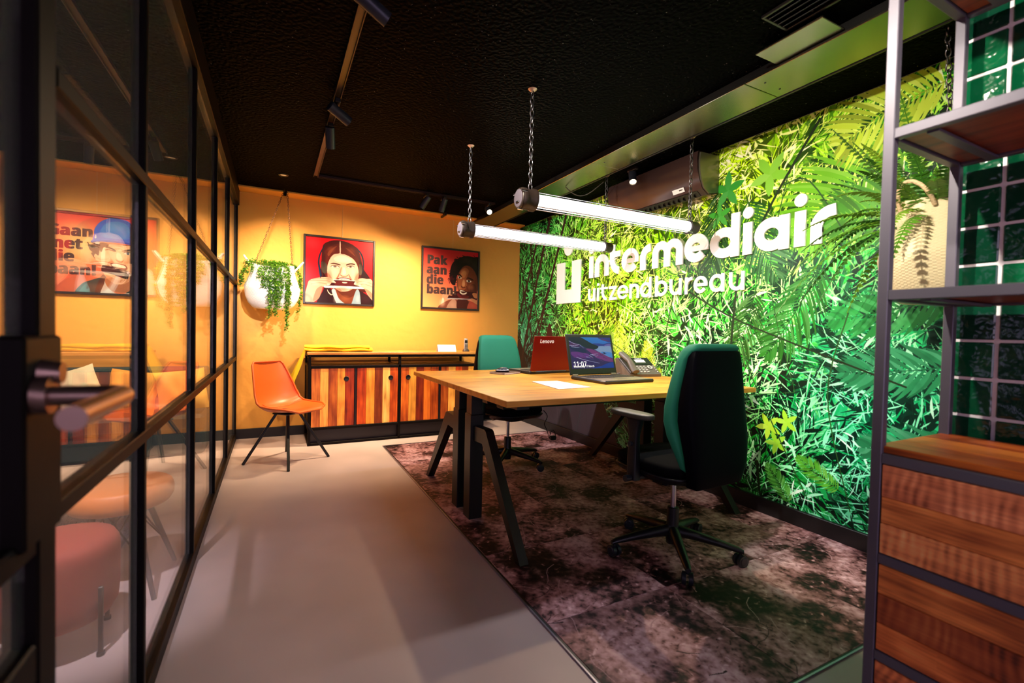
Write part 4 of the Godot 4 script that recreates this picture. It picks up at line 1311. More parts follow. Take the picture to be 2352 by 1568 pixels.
func materials() -> void:
	M.ink = mat(rgb(48, 16, 22), 0.5)
	M.black_frame = mat(rgb(26, 14, 18), 0.4)
	M.wire = mat(rgb(220, 200, 160), 0.4)
	M.track = mat(rgb(14, 8, 8), 0.4)
	M.spot_body = mat(rgb(48, 50, 60), 0.35, 0.3)
	M.lamp_cap = mat(rgb(44, 34, 30), 0.42, 0.3)
	M.lamp_plate = mat(rgb(104, 96, 108), 0.45, 0.4)
	M.black_plastic = mat(rgb(16, 16, 18), 0.4)
	M.chrome = mat(rgb(210, 208, 214), 0.18, 1.0)
	M.tube_glow = glow(Color(0.97, 0.97, 1.0), 4.0)
	M.chain = mat(rgb(110, 106, 112), 0.3, 1.0)
	M.brass = mat(rgb(190, 160, 140), 0.4, 0.7)
	M.soil = mat(rgb(34, 24, 18), 0.9)
	M.chair_black = mat(rgb(12, 13, 18), 0.4)
	M.caster = mat(rgb(30, 34, 40), 0.3)
	M.chair_fabric = mat(rgb(4, 4, 6), 0.85, 0.0, 0.2)
	M.chair_shell = mat(rgb(4, 4, 9), 0.5, 0.0, 0.14)
	M.green_fabric = mat(rgb(5, 106, 82), 0.75)
	M.green_fabric.normal_enabled = true
	M.green_fabric.normal_texture = bump_tex(3, 0.35)
	M.green_fabric.uv1_triplanar = true
	M.green_fabric.uv1_scale = Vector3(9, 9, 9)
	M.green_fabric.normal_scale = 0.25
	M.arm_pad = mat(rgb(60, 58, 50), 0.5)
	M.tan_leather = mat(rgb(214, 92, 28), 0.38)
	M.black_metal = mat(rgb(14, 12, 12), 0.4, 0.1)
	M.frame_metal = mat(rgb(15, 10, 9), 0.5, 0.0, 0.22)
	M.shelf_metal = mat(rgb(94, 90, 104), 0.42, 0.3)
	M.laptop_deck = mat(rgb(150, 132, 112), 0.35, 0.5)
	M.keys = mat(rgb(52, 42, 38), 0.5)
	M.touchpad = mat(rgb(120, 104, 90), 0.3, 0.4)
	M.white = mat(rgb(240, 238, 240), 0.6)
	M.letter = mat(rgb(252, 252, 252), 0.5)
	M.baseboard = mat(rgb(16, 14, 18), 0.45)
	var glass := mat(Color(1, 1, 1, 0.04), 0.0)
	glass.metallic_specular = 0.41
	glass.transparency = BaseMaterial3D.TRANSPARENCY_ALPHA
	M.glass = glass
	M.orange_wall = mat(rgb(224, 159, 74), 0.62, 0.0, 0.4)
	M.orange_wall.normal_enabled = true
	M.orange_wall.normal_texture = bump_tex(12, 1.0)
	M.orange_wall.normal_scale = 0.12
	M.orange_wall.uv1_triplanar = true
	M.orange_wall.uv1_scale = Vector3(1.4, 1.4, 1.4)
	M.plain_wall = mat(rgb(150, 140, 132), 0.8)
	M.black_ceiling = mat(Color.WHITE, 0.6, 0.0, 0.08)
	M.black_ceiling.albedo_texture = fleck_tex()
	M.black_ceiling.heightmap_enabled = true
	M.black_ceiling.heightmap_texture = speckle_tex(8, 0.0, 1.0, 0.16)
	M.black_ceiling.heightmap_scale = 0.9
	M.black_ceiling.uv1_triplanar = true
	M.black_ceiling.uv1_world_triplanar = true
	M.black_ceiling.uv1_scale = Vector3(0.9, 0.9, 0.9)
	M.floor = mat(rgb(192, 174, 172), 0.42, 0.0, 0.4)
	M.floor.albedo_texture = speckle_tex(21, 0.9, 1.0, 0.012)
	M.floor.uv1_triplanar = true
	M.floor.uv1_world_triplanar = true
	M.floor.uv1_scale = Vector3(0.5, 0.5, 0.5)
	M.wood_a = wood_tex([[0.0, rgb(70, 34, 16)], [0.3, rgb(140, 78, 38)], [0.6, rgb(190, 122, 66)], [1.0, rgb(236, 182, 116)]], 4)
	M.wood_b = wood_tex([[0.0, rgb(90, 60, 26)], [0.2, rgb(176, 124, 66)], [0.55, rgb(216, 166, 98)], [1.0, rgb(240, 206, 142)]], 9)
	M.wood_c = wood_tex([[0.0, rgb(96, 50, 30)], [0.35, rgb(172, 104, 68)], [0.65, rgb(204, 136, 92)], [1.0, rgb(236, 182, 132)]], 15, 0.5)


func bump_tex(sd: int, strength: float) -> ImageTexture:
	var im := Image.create_from_data(256, 256, false, Image.FORMAT_L8, noise_bytes(256, 256, 0.2 if strength < 0.9 else 0.02, sd, 3))
	im.bump_map_to_normal_map(strength * 6.0)
	return tex(im)


# ---------- the setting ----------
func room() -> void:
	var fl := struct("floor", boxed(Vector3(-0.7, -0.1, -1.5), Vector3(7.7, 0.2, 8.2)), M.floor)
	# stone-look tiles of the desk zone, let into the floor
	var pics := [marble_tex(31), marble_tex(57)]
	var mats := []
	rng.seed = 77
	for k in 9:
		var t := rng.randf_range(0.75, 1.0)
		var m := mat(Color(t, t * 0.84, t * 0.87), 0.5, 0.0, 0.3)
		m.albedo_texture = pics[k % 2]
		m.uv1_triplanar = true
		m.uv1_scale = Vector3(0.85, 0.85, 0.85)
		m.uv1_offset = Vector3(rng.randf(), rng.randf(), rng.randf())
		m.heightmap_enabled = true
		m.heightmap_texture = pics[k % 2]
		m.heightmap_scale = 0.05
		mats.append(m)
	for i in 3:
		for j in 6:
			var at := Vector3(0.966 + 0.628 * (i + 0.5), 0.002, -4.545 + 0.605 * (j + 0.5))
			part(fl, "stone_tile", boxed(Vector3.ZERO, Vector3(0.6265, 0.006, 0.6035), 0.0012), mats[(i * 4 + j * 5) % 9], at)
	var edge := mat(rgb(150, 146, 160), 0.3, 0.8)
	var dark := mat(rgb(12, 10, 12), 0.5)
	var b := B.new()
	b.span(Vector3(0.948, 0, -4.563), Vector3(0.954, 0.007, -0.9))
	b.span(Vector3(0.948, 0, -4.563), Vector3(2.84, 0.007, -4.557))
	b.span(Vector3(0.948, 0, -0.906), Vector3(2.84, 0.007, -0.9))
	part(fl, "edge_profile", b, edge)
	b = B.new()
	b.span(Vector3(0.954, 0, -4.557), Vector3(0.965, 0.0045, -0.906))
	b.span(Vector3(0.954, 0, -4.557), Vector3(2.84, 0.0045, -4.546))
	b.span(Vector3(0.954, 0, -0.914), Vector3(2.84, 0.0045, -0.906))
	part(fl, "edge_joint", b, dark)
	struct("ceiling", boxed(Vector3(-0.7, CEIL + 0.1, -1.5), Vector3(7.7, 0.2, 8.2)), M.black_ceiling)
	struct("wall_back", boxed(Vector3(-0.7, 1.25, WALL_Z - 0.1), Vector3(7.5, 2.5, 0.2)), M.orange_wall)
	struct("wall_right", boxed(Vector3(MUR_X + 0.1, 1.25, -1.5), Vector3(0.2, 2.5, 8.0)), M.plain_wall)
	var lw := struct("wall_left", boxed(Vector3(-4.5, 1.25, -4.2), Vector3(0.2, 2.5, 2.6)), M.plain_wall)
	part(lw, "wall_piece", boxed(Vector3(-4.5, 1.25, 1.2), Vector3(0.2, 2.5, 3.0)), M.plain_wall)
	part(lw, "wall_piece", boxed(Vector3(-4.5, 0.3, -1.6), Vector3(0.2, 0.6, 2.6)), M.plain_wall)
	part(lw, "wall_piece", boxed(Vector3(-4.5, 2.43, -1.6), Vector3(0.2, 0.14, 2.6)), M.plain_wall)
	var fw := struct("wall_front", boxed(Vector3(2.53, 1.25, 2.5), Vector3(0.66, 2.5, 0.2)), M.plain_wall)
	part(fw, "wall_piece", boxed(Vector3(-2.95, 1.25, 2.5), Vector3(3.1, 2.5, 0.2)), M.plain_wall)
	part(fw, "wall_piece", boxed(Vector3(0.4, 0.15, 2.5), Vector3(3.6, 0.3, 0.2)), M.plain_wall)
	part(fw, "wall_piece", boxed(Vector3(0.4, 2.42, 2.5), Vector3(3.6, 0.16, 0.2)), M.plain_wall)
	for q in [["window_1", Vector3(0.4, 1.32, 2.5), 3.6, 2.04, 0.0], ["window_2", Vector3(-4.5, 1.48, -1.6), 2.6, 1.76, PI / 2]]:
		var f := B.new()
		for s in [-1.0, 0.0, 1.0]:
			f.box(Vector3(s * (q[2] / 2 - 0.025), 0, 0), Vector3(0.05, q[3], 0.06), 0.004)
		for s in [-1.0, 1.0]:
			f.box(Vector3(0, s * (q[3] / 2 - 0.025), 0), Vector3(q[2], 0.05, 0.06), 0.004)
		var w := struct(q[0], f, M.black_metal, q[1], Basis(Vector3.UP, q[4]))
		for s in [-1.0, 1.0]:
			part(w, "pane", boxed(Vector3(s * q[2] / 4, 0, 0), Vector3(q[2] / 2 - 0.06, q[3] - 0.1, 0.008)), M.glass)
	struct("baseboard_back", boxed(Vector3(-0.8, 0.05, WALL_Z + 0.009), Vector3(7.2, 0.1, 0.018), 0.003), M.baseboard)
	struct("baseboard_right", boxed(Vector3(MUR_X - 0.014, 0.05, -3.06), Vector3(0.028, 0.1, 4.66), 0.003), M.baseboard)
	# painted ceiling margin above the orange wall
	var tr := struct("trim_1", boxed(Vector3(-2.18, CEIL - 0.008, -5.3), Vector3(4.5, 0.016, 0.2), 0.002), M.orange_wall)
	part(tr, "ceiling_margin", boxed(Vector3(1.46, CEIL - 0.008, -5.3), Vector3(2.72, 0.016, 0.2), 0.002), M.orange_wall)
	part(tr, "bracket", boxed(Vector3(1.74, CEIL - 0.02, -5.2), Vector3(0.02, 0.04, 0.16), 0.002), M.track)
	# the photo wall
	var mm := mat(Color.WHITE, 0.36, 0.0, 0.4)
	mm.albedo_texture = jungle_tex()
	var mp := B.new()
	var x := MUR_X - 0.004
	mp.quad(Vector3(x, 0.09, -5.4), Vector3(x, 0.09, -0.7), Vector3(x, 2.495, -0.7), Vector3(x, 2.495, -5.4))
	solo("photo_mural", mp, mm, "large green jungle photo print covering the right wall behind the desk", "mural")
	sign_letters()
	# green glazed tiles on the pier behind the shelves
	var pier := struct("wall_pier", boxed(Vector3(2.4305, 1.25, 0.3), Vector3(0.859, 2.5, 2.0)), mat(rgb(236, 234, 244), 0.5))
	part(pier, "edge_trim", boxed(Vector3(1.9995, 1.62, -0.7135), Vector3(0.014, 1.7, 0.009), 0.002), mat(rgb(238, 240, 240), 0.15))
	var greens := []
	for k in 5:
		var m := mat(rgb(6, 52 + k * 7, 36 + k * 3), 0.09, 0.0, 0.6)
		m.normal_enabled = true
		m.normal_texture = bump_tex(60 + k, 1.0)
		m.normal_scale = 0.35
		m.uv1_triplanar = true
		m.uv1_scale = Vector3(3, 3, 3)
		m.uv1_offset = Vector3(k * 0.31, k * 0.17, 0)
		greens.append(m)
	rng.seed = 5
	for r in 15:
		for c in 4:
			var y := 0.788 + r * 0.1212 + 0.0606
			if y > 2.45:
				continue
			var t := boxed(Vector3.ZERO, Vector3(0.012, 0.1125, 0.1125), 0.004)
			part(pier, "tile", t, greens[rng.randi() % 5], Vector3(2.003 + rng.randf_range(-0.001, 0.001), y, -0.655 + c * 0.1212), Basis.from_euler(Vector3(rng.randf_range(-0.006, 0.006), rng.randf_range(-0.01, 0.01), rng.randf_range(-0.01, 0.01))))


func arc(c: Vector2, r: float, a0: float, a1: float, n := 14) -> Array:
	var out := []
	for k in n + 1:
		var w := deg_to_rad(lerpf(a0, a1, float(k) / n))
		out.append(c + Vector2(cos(w), sin(w)) * r)
	return out


func glyph(ch: String, x0: float, x1: float, y: float, xh: float, asc: float, w: float) -> B:
	var b := B.new()
	var h := w / 2
	var r := (x1 - x0) / 2 - h
	var ry := xh / 2 - h
	var mid := Vector2((x0 + x1) / 2, y + xh / 2)
	var oval := func(a0: float, a1: float) -> Array:
		return arc(Vector2.ZERO, 1.0, a0, a1, 26).map(func(q): return mid + Vector2(q.x * r, q.y * ry))
	var z0 := -0.006
	var z1 := 0.006
	match ch:
		"i":
			b.stroke([Vector2(x0 + h, y), Vector2(x0 + h, y + xh)], w, z0, z1)
			var dr := w * 0.58
			b.prism(PackedVector2Array(arc(Vector2(x0 + h, y + asc - dr * 0.55), dr, 0, 345, 23)), z0, z1)
		"n", "r", "m":
			b.stroke([Vector2(x0 + h, y), Vector2(x0 + h, y + xh * (0.62 if w > 0.05 else 1.0))], w, z0, z1)
			if ch == "n":
				var p := [Vector2(x0 + h, y + xh * 0.4)]
				p.append_array(arc(Vector2(mid.x, y + xh - h - r), r, 180, 0))
				p.append(Vector2(x1 - h, y))
				b.stroke(p, w, z0, z1)
			elif ch == "r":
				var rr := (x1 - x0) * (0.62 if w > 0.05 else 0.75)
				var p := [Vector2(x0 + h, y + xh * 0.3)]
				p.append_array(arc(Vector2(x0 + h + rr, y + xh - h - rr), rr, 180, 96))
				p.append(Vector2(x1, y + xh - h + 0.002))
				b.stroke(p, w, z0, z1)
			else:
				var rm := ((x1 - x0) - w) / 4
				for k in 2:
					var cx := x0 + h + rm + k * rm * 2
					var p := [Vector2(cx - rm, y + xh * 0.4)]
					p.append_array(arc(Vector2(cx, y + xh - h - rm), rm, 180, 0))
					p.append(Vector2(cx + rm, y))
					b.stroke(p, w, z0, z1)
		"u":
			var p := [Vector2(x0 + h, y + xh)]
			p.append_array(arc(Vector2(mid.x, y + h + r), r, 180, 360))
			p.append(Vector2(x1 - h, y + xh))
			b.stroke(p, w, z0, z1)
			b.stroke([Vector2(x1 - h, y), Vector2(x1 - h, y + xh * 0.6)], w, z0, z1)
		"t":
			var rr := (x1 - x0) - w - (0.0 if w > 0.05 else 0.02)
			var lx := x0 + h + (0.0 if w > 0.05 else 0.022)
			rr = x1 - lx - h * 0.2
			var p := [Vector2(lx, y + asc * 0.93), Vector2(lx, y + h + rr)]
			p.append_array(arc(Vector2(lx + rr, y + h + rr), rr, 180, 262, 9))
			b.stroke(p, w, z0, z1)
			b.stroke([Vector2(lx - h if w > 0.05 else x0, y + xh - h * 0.8), Vector2(x1 - h * 0.1, y + xh - h * 0.8)], w * 0.8, z0, z1)
		"e":
			b.stroke(oval.call(0, 322), w, z0, z1)
			b.stroke([Vector2(x0 + h, mid.y - w * 0.05), Vector2(x1 - h * 0.06, mid.y - w * 0.05)], w * (0.62 if w > 0.05 else 0.9), z0, z1)
		"d", "a", "b":
			b.stroke(oval.call(0, 360), w, z0, z1)
			var sx := x0 + h if ch == "b" else x1 - h
			b.stroke([Vector2(sx, y), Vector2(sx, y + (xh if ch == "a" else asc))], w, z0, z1)
		"z":
			b.stroke([Vector2(x0, y + xh - h), Vector2(x1 - h * 0.6, y + xh - h)], w, z0, z1)
			b.stroke([Vector2(x1 - h * 1.4, y + xh - h), Vector2(x0 + h * 1.4, y + h)], w, z0, z1)
			b.stroke([Vector2(x0 + h * 0.6, y + h), Vector2(x1, y + h)], w, z0, z1)
	return b


func sign_letters() -> void:
	var o := thing("wall_sign", "white cut-out company lettering and logo mounted on the jungle wall", "sign", Vector3(MUR_X - 0.012, 0, 0))
	var turn := Basis(Vector3(0, 0, 1), Vector3.UP, Vector3(-1, 0, 0))   # the lettering's x runs along +z, its front looks to -x
	var big := [["i", -3.857, -3.787], ["n", -3.762, -3.546], ["t", -3.531, -3.378], ["e", -3.363, -3.137], ["r", -3.117, -2.992], ["m", -2.972, -2.641], ["e", -2.627, -2.402], ["d", -2.388, -2.146], ["i", -2.118, -2.05], ["a", -2.033, -1.797], ["i", -1.766, -1.697], ["r", -1.669, -1.529]]
	for q in big:
		part(o, "letter", glyph(q[0], q[1], q[2], 1.703, 0.217, 0.303, 0.068), M.letter, Vector3.ZERO, turn)
	var small := [["u", -3.863, -3.753], ["i", -3.717, -3.69], ["t", -3.668, -3.558], ["z", -3.534, -3.421], ["e", -3.41, -3.265], ["n", -3.244, -3.124], ["d", -3.108, -2.974], ["b", -2.928, -2.795], ["u", -2.77, -2.646], ["r", -2.611, -2.541], ["e", -2.526, -2.403], ["a", -2.382, -2.255], ["u", -2.217, -2.097]]
	for q in small:
		part(o, "letter", glyph(q[0], q[1], q[2], 1.465, 0.131, 0.172, 0.026), M.letter, Vector3.ZERO, turn)
	var lg := B.new()
	lg.prism(PackedVector2Array([Vector2(-4.46, 1.467), Vector2(-4.003, 1.467), Vector2(-4.003, 1.918), Vector2(-4.165, 1.918), Vector2(-4.165, 1.615), Vector2(-4.302, 1.615), Vector2(-4.302, 1.918), Vector2(-4.46, 1.918)]), -0.006, 0.006)
	lg.prism(PackedVector2Array(arc(Vector2(-4.24, 2.066), 0.082, 0, 350, 30)), -0.006, 0.006)
	part(o, "logo", lg, M.letter, Vector3.ZERO, turn)


func partition() -> void:
	var g := struct("wall_glass", boxed(Vector3(-0.35, 2.42, -3.2), Vector3(0.06, 0.16, 4.38), 0.003), M.frame_metal)
	g.set_meta("label", "black steel framed glass partition between the two rooms")
	var zs := [-1.045, -1.69, -2.64, -3.53, -4.44, -5.375]
	for z in zs:
		part(g, "post", boxed(Vector3(-0.35, 1.17, z), Vector3(0.036, 2.34, 0.028), 0.003), M.frame_metal)
	for y in [0.03, 0.82, 1.562]:
		part(g, "rail", boxed(Vector3(-0.35, y, -3.21), Vector3(0.042, 0.06 if y < 0.1 else 0.034, 4.3), 0.003), M.frame_metal)
	for k in zs.size() - 1:
		for q in [[0.06, 0.803], [0.837, 1.545], [1.579, 2.34]]:
			part(g, "pane", boxed(Vector3(-0.352, (q[0] + q[1]) / 2, (zs[k] + zs[k + 1]) / 2), Vector3(0.008, q[1] - q[0], absf(zs[k] - zs[k + 1]) - 0.034)), M.glass)
	var d := struct("door_1", boxed(Vector3(-0.31, 1.17, -0.9), Vector3(0.04, 2.3, 0.06), 0.004), M.frame_metal)
	d.set_meta("label", "black framed glass door with lock case and lever handle")
	part(d, "stile", boxed(Vector3(-0.31, 1.17, 0.06), Vector3(0.04, 2.3, 0.06), 0.004), M.frame_metal)
	for q in [[0.84, 0.034], [0.67, 0.056], [0.06, 0.08], [2.29, 0.06]]:
		part(d, "rail", boxed(Vector3(-0.31, q[0], -0.42), Vector3(0.036, q[1], 0.9), 0.003), M.frame_metal)
	for q in [[0.1, 0.642], [0.857, 2.26]]:
		part(d, "pane", boxed(Vector3(-0.312, (q[0] + q[1]) / 2, -0.42), Vector3(0.008, q[1] - q[0], 0.9)), M.glass)
	part(d, "infill", boxed(Vector3(-0.31, 0.76, -0.42), Vector3(0.01, 0.125, 0.9)), M.glass)
	var lk := part(d, "lock_case", boxed(Vector3(-0.317, 0.987, -0.872), Vector3(0.066, 0.284, 0.116), 0.004), M.frame_metal)
	var ro := B.new()
	ro.tube([Vector3(-0.285, 1.05, -0.845), Vector3(-0.268, 1.05, -0.845)], 0.026, 20)
	part(lk, "rose", ro, M.handle_metal)
	var kn := B.new()
	kn.tube([Vector3(-0.285, 1.078, -0.862), Vector3(-0.262, 1.078, -0.862)], [0.02, 0.014], 16)
	part(lk, "thumb_turn", kn, M.handle_metal)
	var lv := B.new()
	var pts := [Vector3(-0.27, 1.048, -0.842), Vector3(-0.215, 1.048, -0.842)]
	for k in 7:
		var w := PI / 2 * k / 6
		pts.append(Vector3(-0.212 + sin(w) * 0.024, 1.048, -0.818 - cos(w) * 0.024))
	pts.append(Vector3(-0.188, 1.048, -0.64))
	lv.tube(pts, 0.0135, 16)
	part(lk, "lever", lv, M.handle_metal)


func tracks_and_beam() -> void:
	for q in [["long ceiling track running from the camera towards the orange wall", Vector3(0.315, 0, -4.5), Vector3(0.315, 0, 2.2)], ["short ceiling track crossing in front of the framed posters", Vector3(0.33, 0, -4.49), Vector3(2.06, 0, -4.49)], ["ceiling track of the next room running along the glass partition", Vector3(-0.78, 0, -4.53), Vector3(-0.78, 0, 2.2)], ["ceiling track of the next room crossing near the sofa", Vector3(-4.2, 0, -4.55), Vector3(-0.8, 0, -4.55)]]:
		var a: Vector3 = q[1]
		var b: Vector3 = q[2]
		var mid := (a + b) / 2
		var o := thing("lighting_track", q[0], "track", Vector3(mid.x, CEIL, mid.z), 0.0)
		var along := Vector3(1, 0, 0) if absf(b.x - a.x) > absf(b.z - a.z) else Vector3(0, 0, 1)
		var across := Vector3(along.z, 0, along.x)
		var ln := (b - a).length()
		part(o, "track_bed", boxed(Vector3(0, -0.005, 0), along * ln + across * 0.036 + Vector3(0, 0.01, 0), 0.0), M.track)
		for s in [-1.0, 1.0]:
			part(o, "track_rail", boxed(across * s * 0.017 + Vector3(0, -0.011, 0), along * ln + across * 0.005 + Vector3(0, 0.022, 0), 0.001), M.track_rail)
	var warm := Color(1.0, 0.86, 0.68)
	track_light("ceiling spotlight nearest the camera on the long track, tilted towards the desk", Vector3(0.315, CEIL, -2.93), Vector3(2.86, 1.3, -4.0), 15.0, Color(1.0, 0.97, 0.9), 36.0)
	track_light("paired ceiling spotlight hanging straight down at the middle of the long track", Vector3(0.315, CEIL, -3.3), Vector3(0.62, 0.3, -4.75), 7.0, warm, 38.0)
	track_light("left spotlight of the pair above the jungle side of the posters", Vector3(1.32, CEIL, -4.49), Vector3(0.35, 0.6, -5.4), 9.0, warm, 60.0)
	track_light("right spotlight of the pair between the two posters", Vector3(1.5, CEIL, -4.49), Vector3(1.15, 0.5, -5.4), 10.5, warm, 58.0)
	track_light("lit spotlight at the track end above the curly hair poster, aimed at the desk", Vector3(1.99, CEIL, -4.49), Vector3(1.5, 1.2, -2.3), 6.0, warm, 36.0, 14.0)
	track_light("spotlight of the next room hanging before the helmet poster", Vector3(-1.24, CEIL, -4.55), Vector3(-1.5, 0.7, -5.4), 6.5, warm, 58.0)
	track_light("spotlight near the corner of the next room's tracks by the glass", Vector3(-0.78, CEIL, -4.2), Vector3(-0.4, 0.7, -5.4), 3.5, warm, 50.0)
	track_light("spotlight of the next room glinting at the top left corner", Vector3(-0.78, CEIL, -1.2), Vector3(-0.66, 0.25, -2.32), 15.0, Color(0.98, 0.92, 0.95), 15.0, 14.0)
	track_light("lit spotlight between the metal ceiling strip and the air conditioner", Vector3(2.54, CEIL, -2.9), Vector3(1.9, 0.9, -2.0), 4.0, warm, 28.0, 14.0)
	for q in [[-1.9, "third spotlight of the long track counted from its far end, aimed at the jungle wall"], [-0.9, "spotlight of the long track straight above the camera's left, aimed at the jungle wall"], [0.1, "spotlight of the long track behind the camera, aimed at the jungle wall"]]:
		track_light(q[1], Vector3(0.315, CEIL, q[0]), Vector3(2.86, 1.3, q[0] - 0.45), 11.0, Color(1.0, 0.95, 0.86), 36.0)
	track_light("spotlight of the long track aimed at the white hanging basket", Vector3(0.315, CEIL, -1.4), Vector3(-0.03, 1.45, -5.14), 34.0, Color(1.0, 0.96, 0.95), 9.0)
	# small black downlight let into the ceiling in front of the basket
	var dl := thing("downlight", "small black recessed downlight in the ceiling in front of the white hanging basket", "downlight", Vector3(0.06, CEIL, -4.66))
	var rg := B.new()
	rg.lathe([Vector2(0.026, 0.0), Vector2(0.026, -0.004), Vector2(0.032, -0.008), Vector2(0.04, -0.006), Vector2(0.042, 0.0)], 24)
	part(dl, "ring", rg, M.track)
	var dn := B.new()
	dn.lathe([Vector2(0.0005, -0.002), Vector2(0.026, -0.002)], 20)
	part(dl, "lens", dn, glow(warm, 0.12))
	var sl := SpotLight3D.new()
	sl.name = "beam"
	sl.light_color = warm
	sl.light_energy = 9.0
	sl.light_size = 0.03
	sl.spot_angle = 48.0
	sl.spot_angle_attenuation = 1.0
	sl.spot_range = 12.0
	sl.spot_attenuation = 2.0
	sl.shadow_enabled = true
	dl.add_child(sl)
	sl.position = Vector3(0, -0.012, 0)
	sl.rotation = Vector3(deg_to_rad(-62), 0, 0)
	var cv := thing("ceiling_vent", "black ceiling vent with slim slats beside the metal strip at the top right", "vent", Vector3(1.9, CEIL, -1.12))
	var vf := B.new()
	for s in [-1.0, 1.0]:
		vf.box(Vector3(s * 0.08, -0.006, 0), Vector3(0.012, 0.012, 0.36), 0.002)
		vf.box(Vector3(0, -0.006, s * 0.174), Vector3(0.15, 0.012, 0.012), 0.002)
	part(cv, "frame", vf, M.track)
	for k in 4:
		part(cv, "slat", boxed(Vector3.ZERO, Vector3(0.02, 0.003, 0.336), 0.001), M.spot_body, Vector3(-0.048 + k * 0.032, -0.008, 0), Basis(Vector3(0, 0, 1), 0.5))
	# polished metal strip under the ceiling, in lengths, with an access plate
	var o := struct("trim_2", boxed(Vector3(2.285, CEIL - 0.02, -1.7), Vector3(0.26, 0.036, 7.3)), M.black_metal)
	var zs := [-5.39, -4.2, -2.92, -1.62, -0.3, 1.9]
	for k in zs.size() - 1:
		var p := part(o, "metal_panel", boxed(Vector3(2.285, CEIL - 0.045, (zs[k] + zs[k + 1]) / 2), Vector3(0.27, 0.012, zs[k + 1] - zs[k] - 0.004), 0.002), M.strip_metal)
		for s in [-0.06, 0.06]:
			var sc := B.new()
			sc.tube([Vector3(2.285 + s, CEIL - 0.0505, zs[k] + 0.06), Vector3(2.285 + s, CEIL - 0.053, zs[k] + 0.06)], 0.005, 8)
			part(p, "screw", sc, M.black_plastic)
	part(o, "access_plate", boxed(Vector3(2.07, CEIL - 0.03, -1.3), Vector3(0.16, 0.01, 0.3), 0.002), M.strip_metal)
	part(o, "edge_strip", boxed(Vector3(2.43, CEIL - 0.046, -1.7), Vector3(0.012, 0.02, 7.2), 0.002), M.black_metal)
	tube_lamp("near industrial glass tube lamp hanging on chains over the front of the desk", -2.29)
	tube_lamp("far industrial glass tube lamp hanging on chains over the back of the desk", -3.2)
	var cb := B.new()
	var pts := []
	for k in 13:
		var t := k / 12.0
		pts.append(Vector3(lerpf(2.3, 2.5, t), CEIL - 0.055 - sin(PI * t) * 0.12 * (1.0 - 0.4 * t), lerpf(-3.5, -3.215, t)))
	cb.tube(pts, 0.004, 8)
	solo("lamp_cable", cb, M.lamp_cap, "thin cable sagging from the metal ceiling strip to the lamp chain", "cable")
	# air conditioner
	var ac := thing("air_conditioner", "dark brown wall air conditioner mounted high on the jungle wall", "air conditioner", Vector3(MUR_X - 0.004, 2.16, -2.84))
	var turn := Basis(Vector3(-1, 0, 0), Vector3.UP, Vector3(0, 0, -1))   # profile x points off the wall, pushed along z
	var prof := PackedVector2Array([Vector2(0, 0.02), Vector2(0.10, 0.0), Vector2(0.155, 0.035), Vector2(0.185, 0.09), Vector2(0.203, 0.16), Vector2(0.208, 0.23), Vector2(0.2, 0.292), Vector2(0.0, 0.296)])
	var body := B.new()
	body.prism(prof, -0.49, 0.49)
	part(ac, "housing", body, M.ac_brown, Vector3.ZERO, turn)
	var fr := []
	for z in [-0.492, 0.492]:
		var row := []
		for q in [[0.158, 0.052], [0.186, 0.1], [0.204, 0.165], [0.2095, 0.23], [0.202, 0.29]]:
			row.append(Vector3(q[0] + 0.006, q[1], z))
		fr.append(row)
	var fp := B.new()
	fp.grid(fr)
	part(ac, "front_panel", fp, M.ac_brown, Vector3.ZERO, turn)
	for z in [-0.496, 0.496]:
		var cp := B.new()
		var q2 := PackedVector2Array()
		for q in prof:
			q2.append(Vector2(q.x * 0.93 + 0.004, q.y * 0.95 + 0.006))
		cp.prism(q2, z - 0.006, z + 0.006)
		part(ac, "end_panel", cp, M.ac_side, Vector3.ZERO, turn)
	var vn := B.new()
	vn.bar(Vector3(0.105, 0.002, 0), Vector3(0.15, 0.03, 0), 0.88, 0.006)
	part(ac, "air_slot", vn, M.black_plastic, Vector3.ZERO, turn)
	for k in 17:
		part(ac, "louvre", boxed(Vector3.ZERO, Vector3(0.03, 0.02, 0.003)), M.frame_metal, turn * Vector3(0.122, 0.008, -0.4 + k * 0.05), turn)
	var st := part(ac, "sticker", boxed(Vector3.ZERO, Vector3(0.002, 0.034, 0.11)), M.white, Vector3(-0.176, 0.062, 0.29), Basis(Vector3(0, 0, 1), 0.5))
	part(st, "sticker_mark", boxed(Vector3(-0.0012, 0.002, 0.025), Vector3(0.0008, 0.008, 0.034)), M.black_plastic)


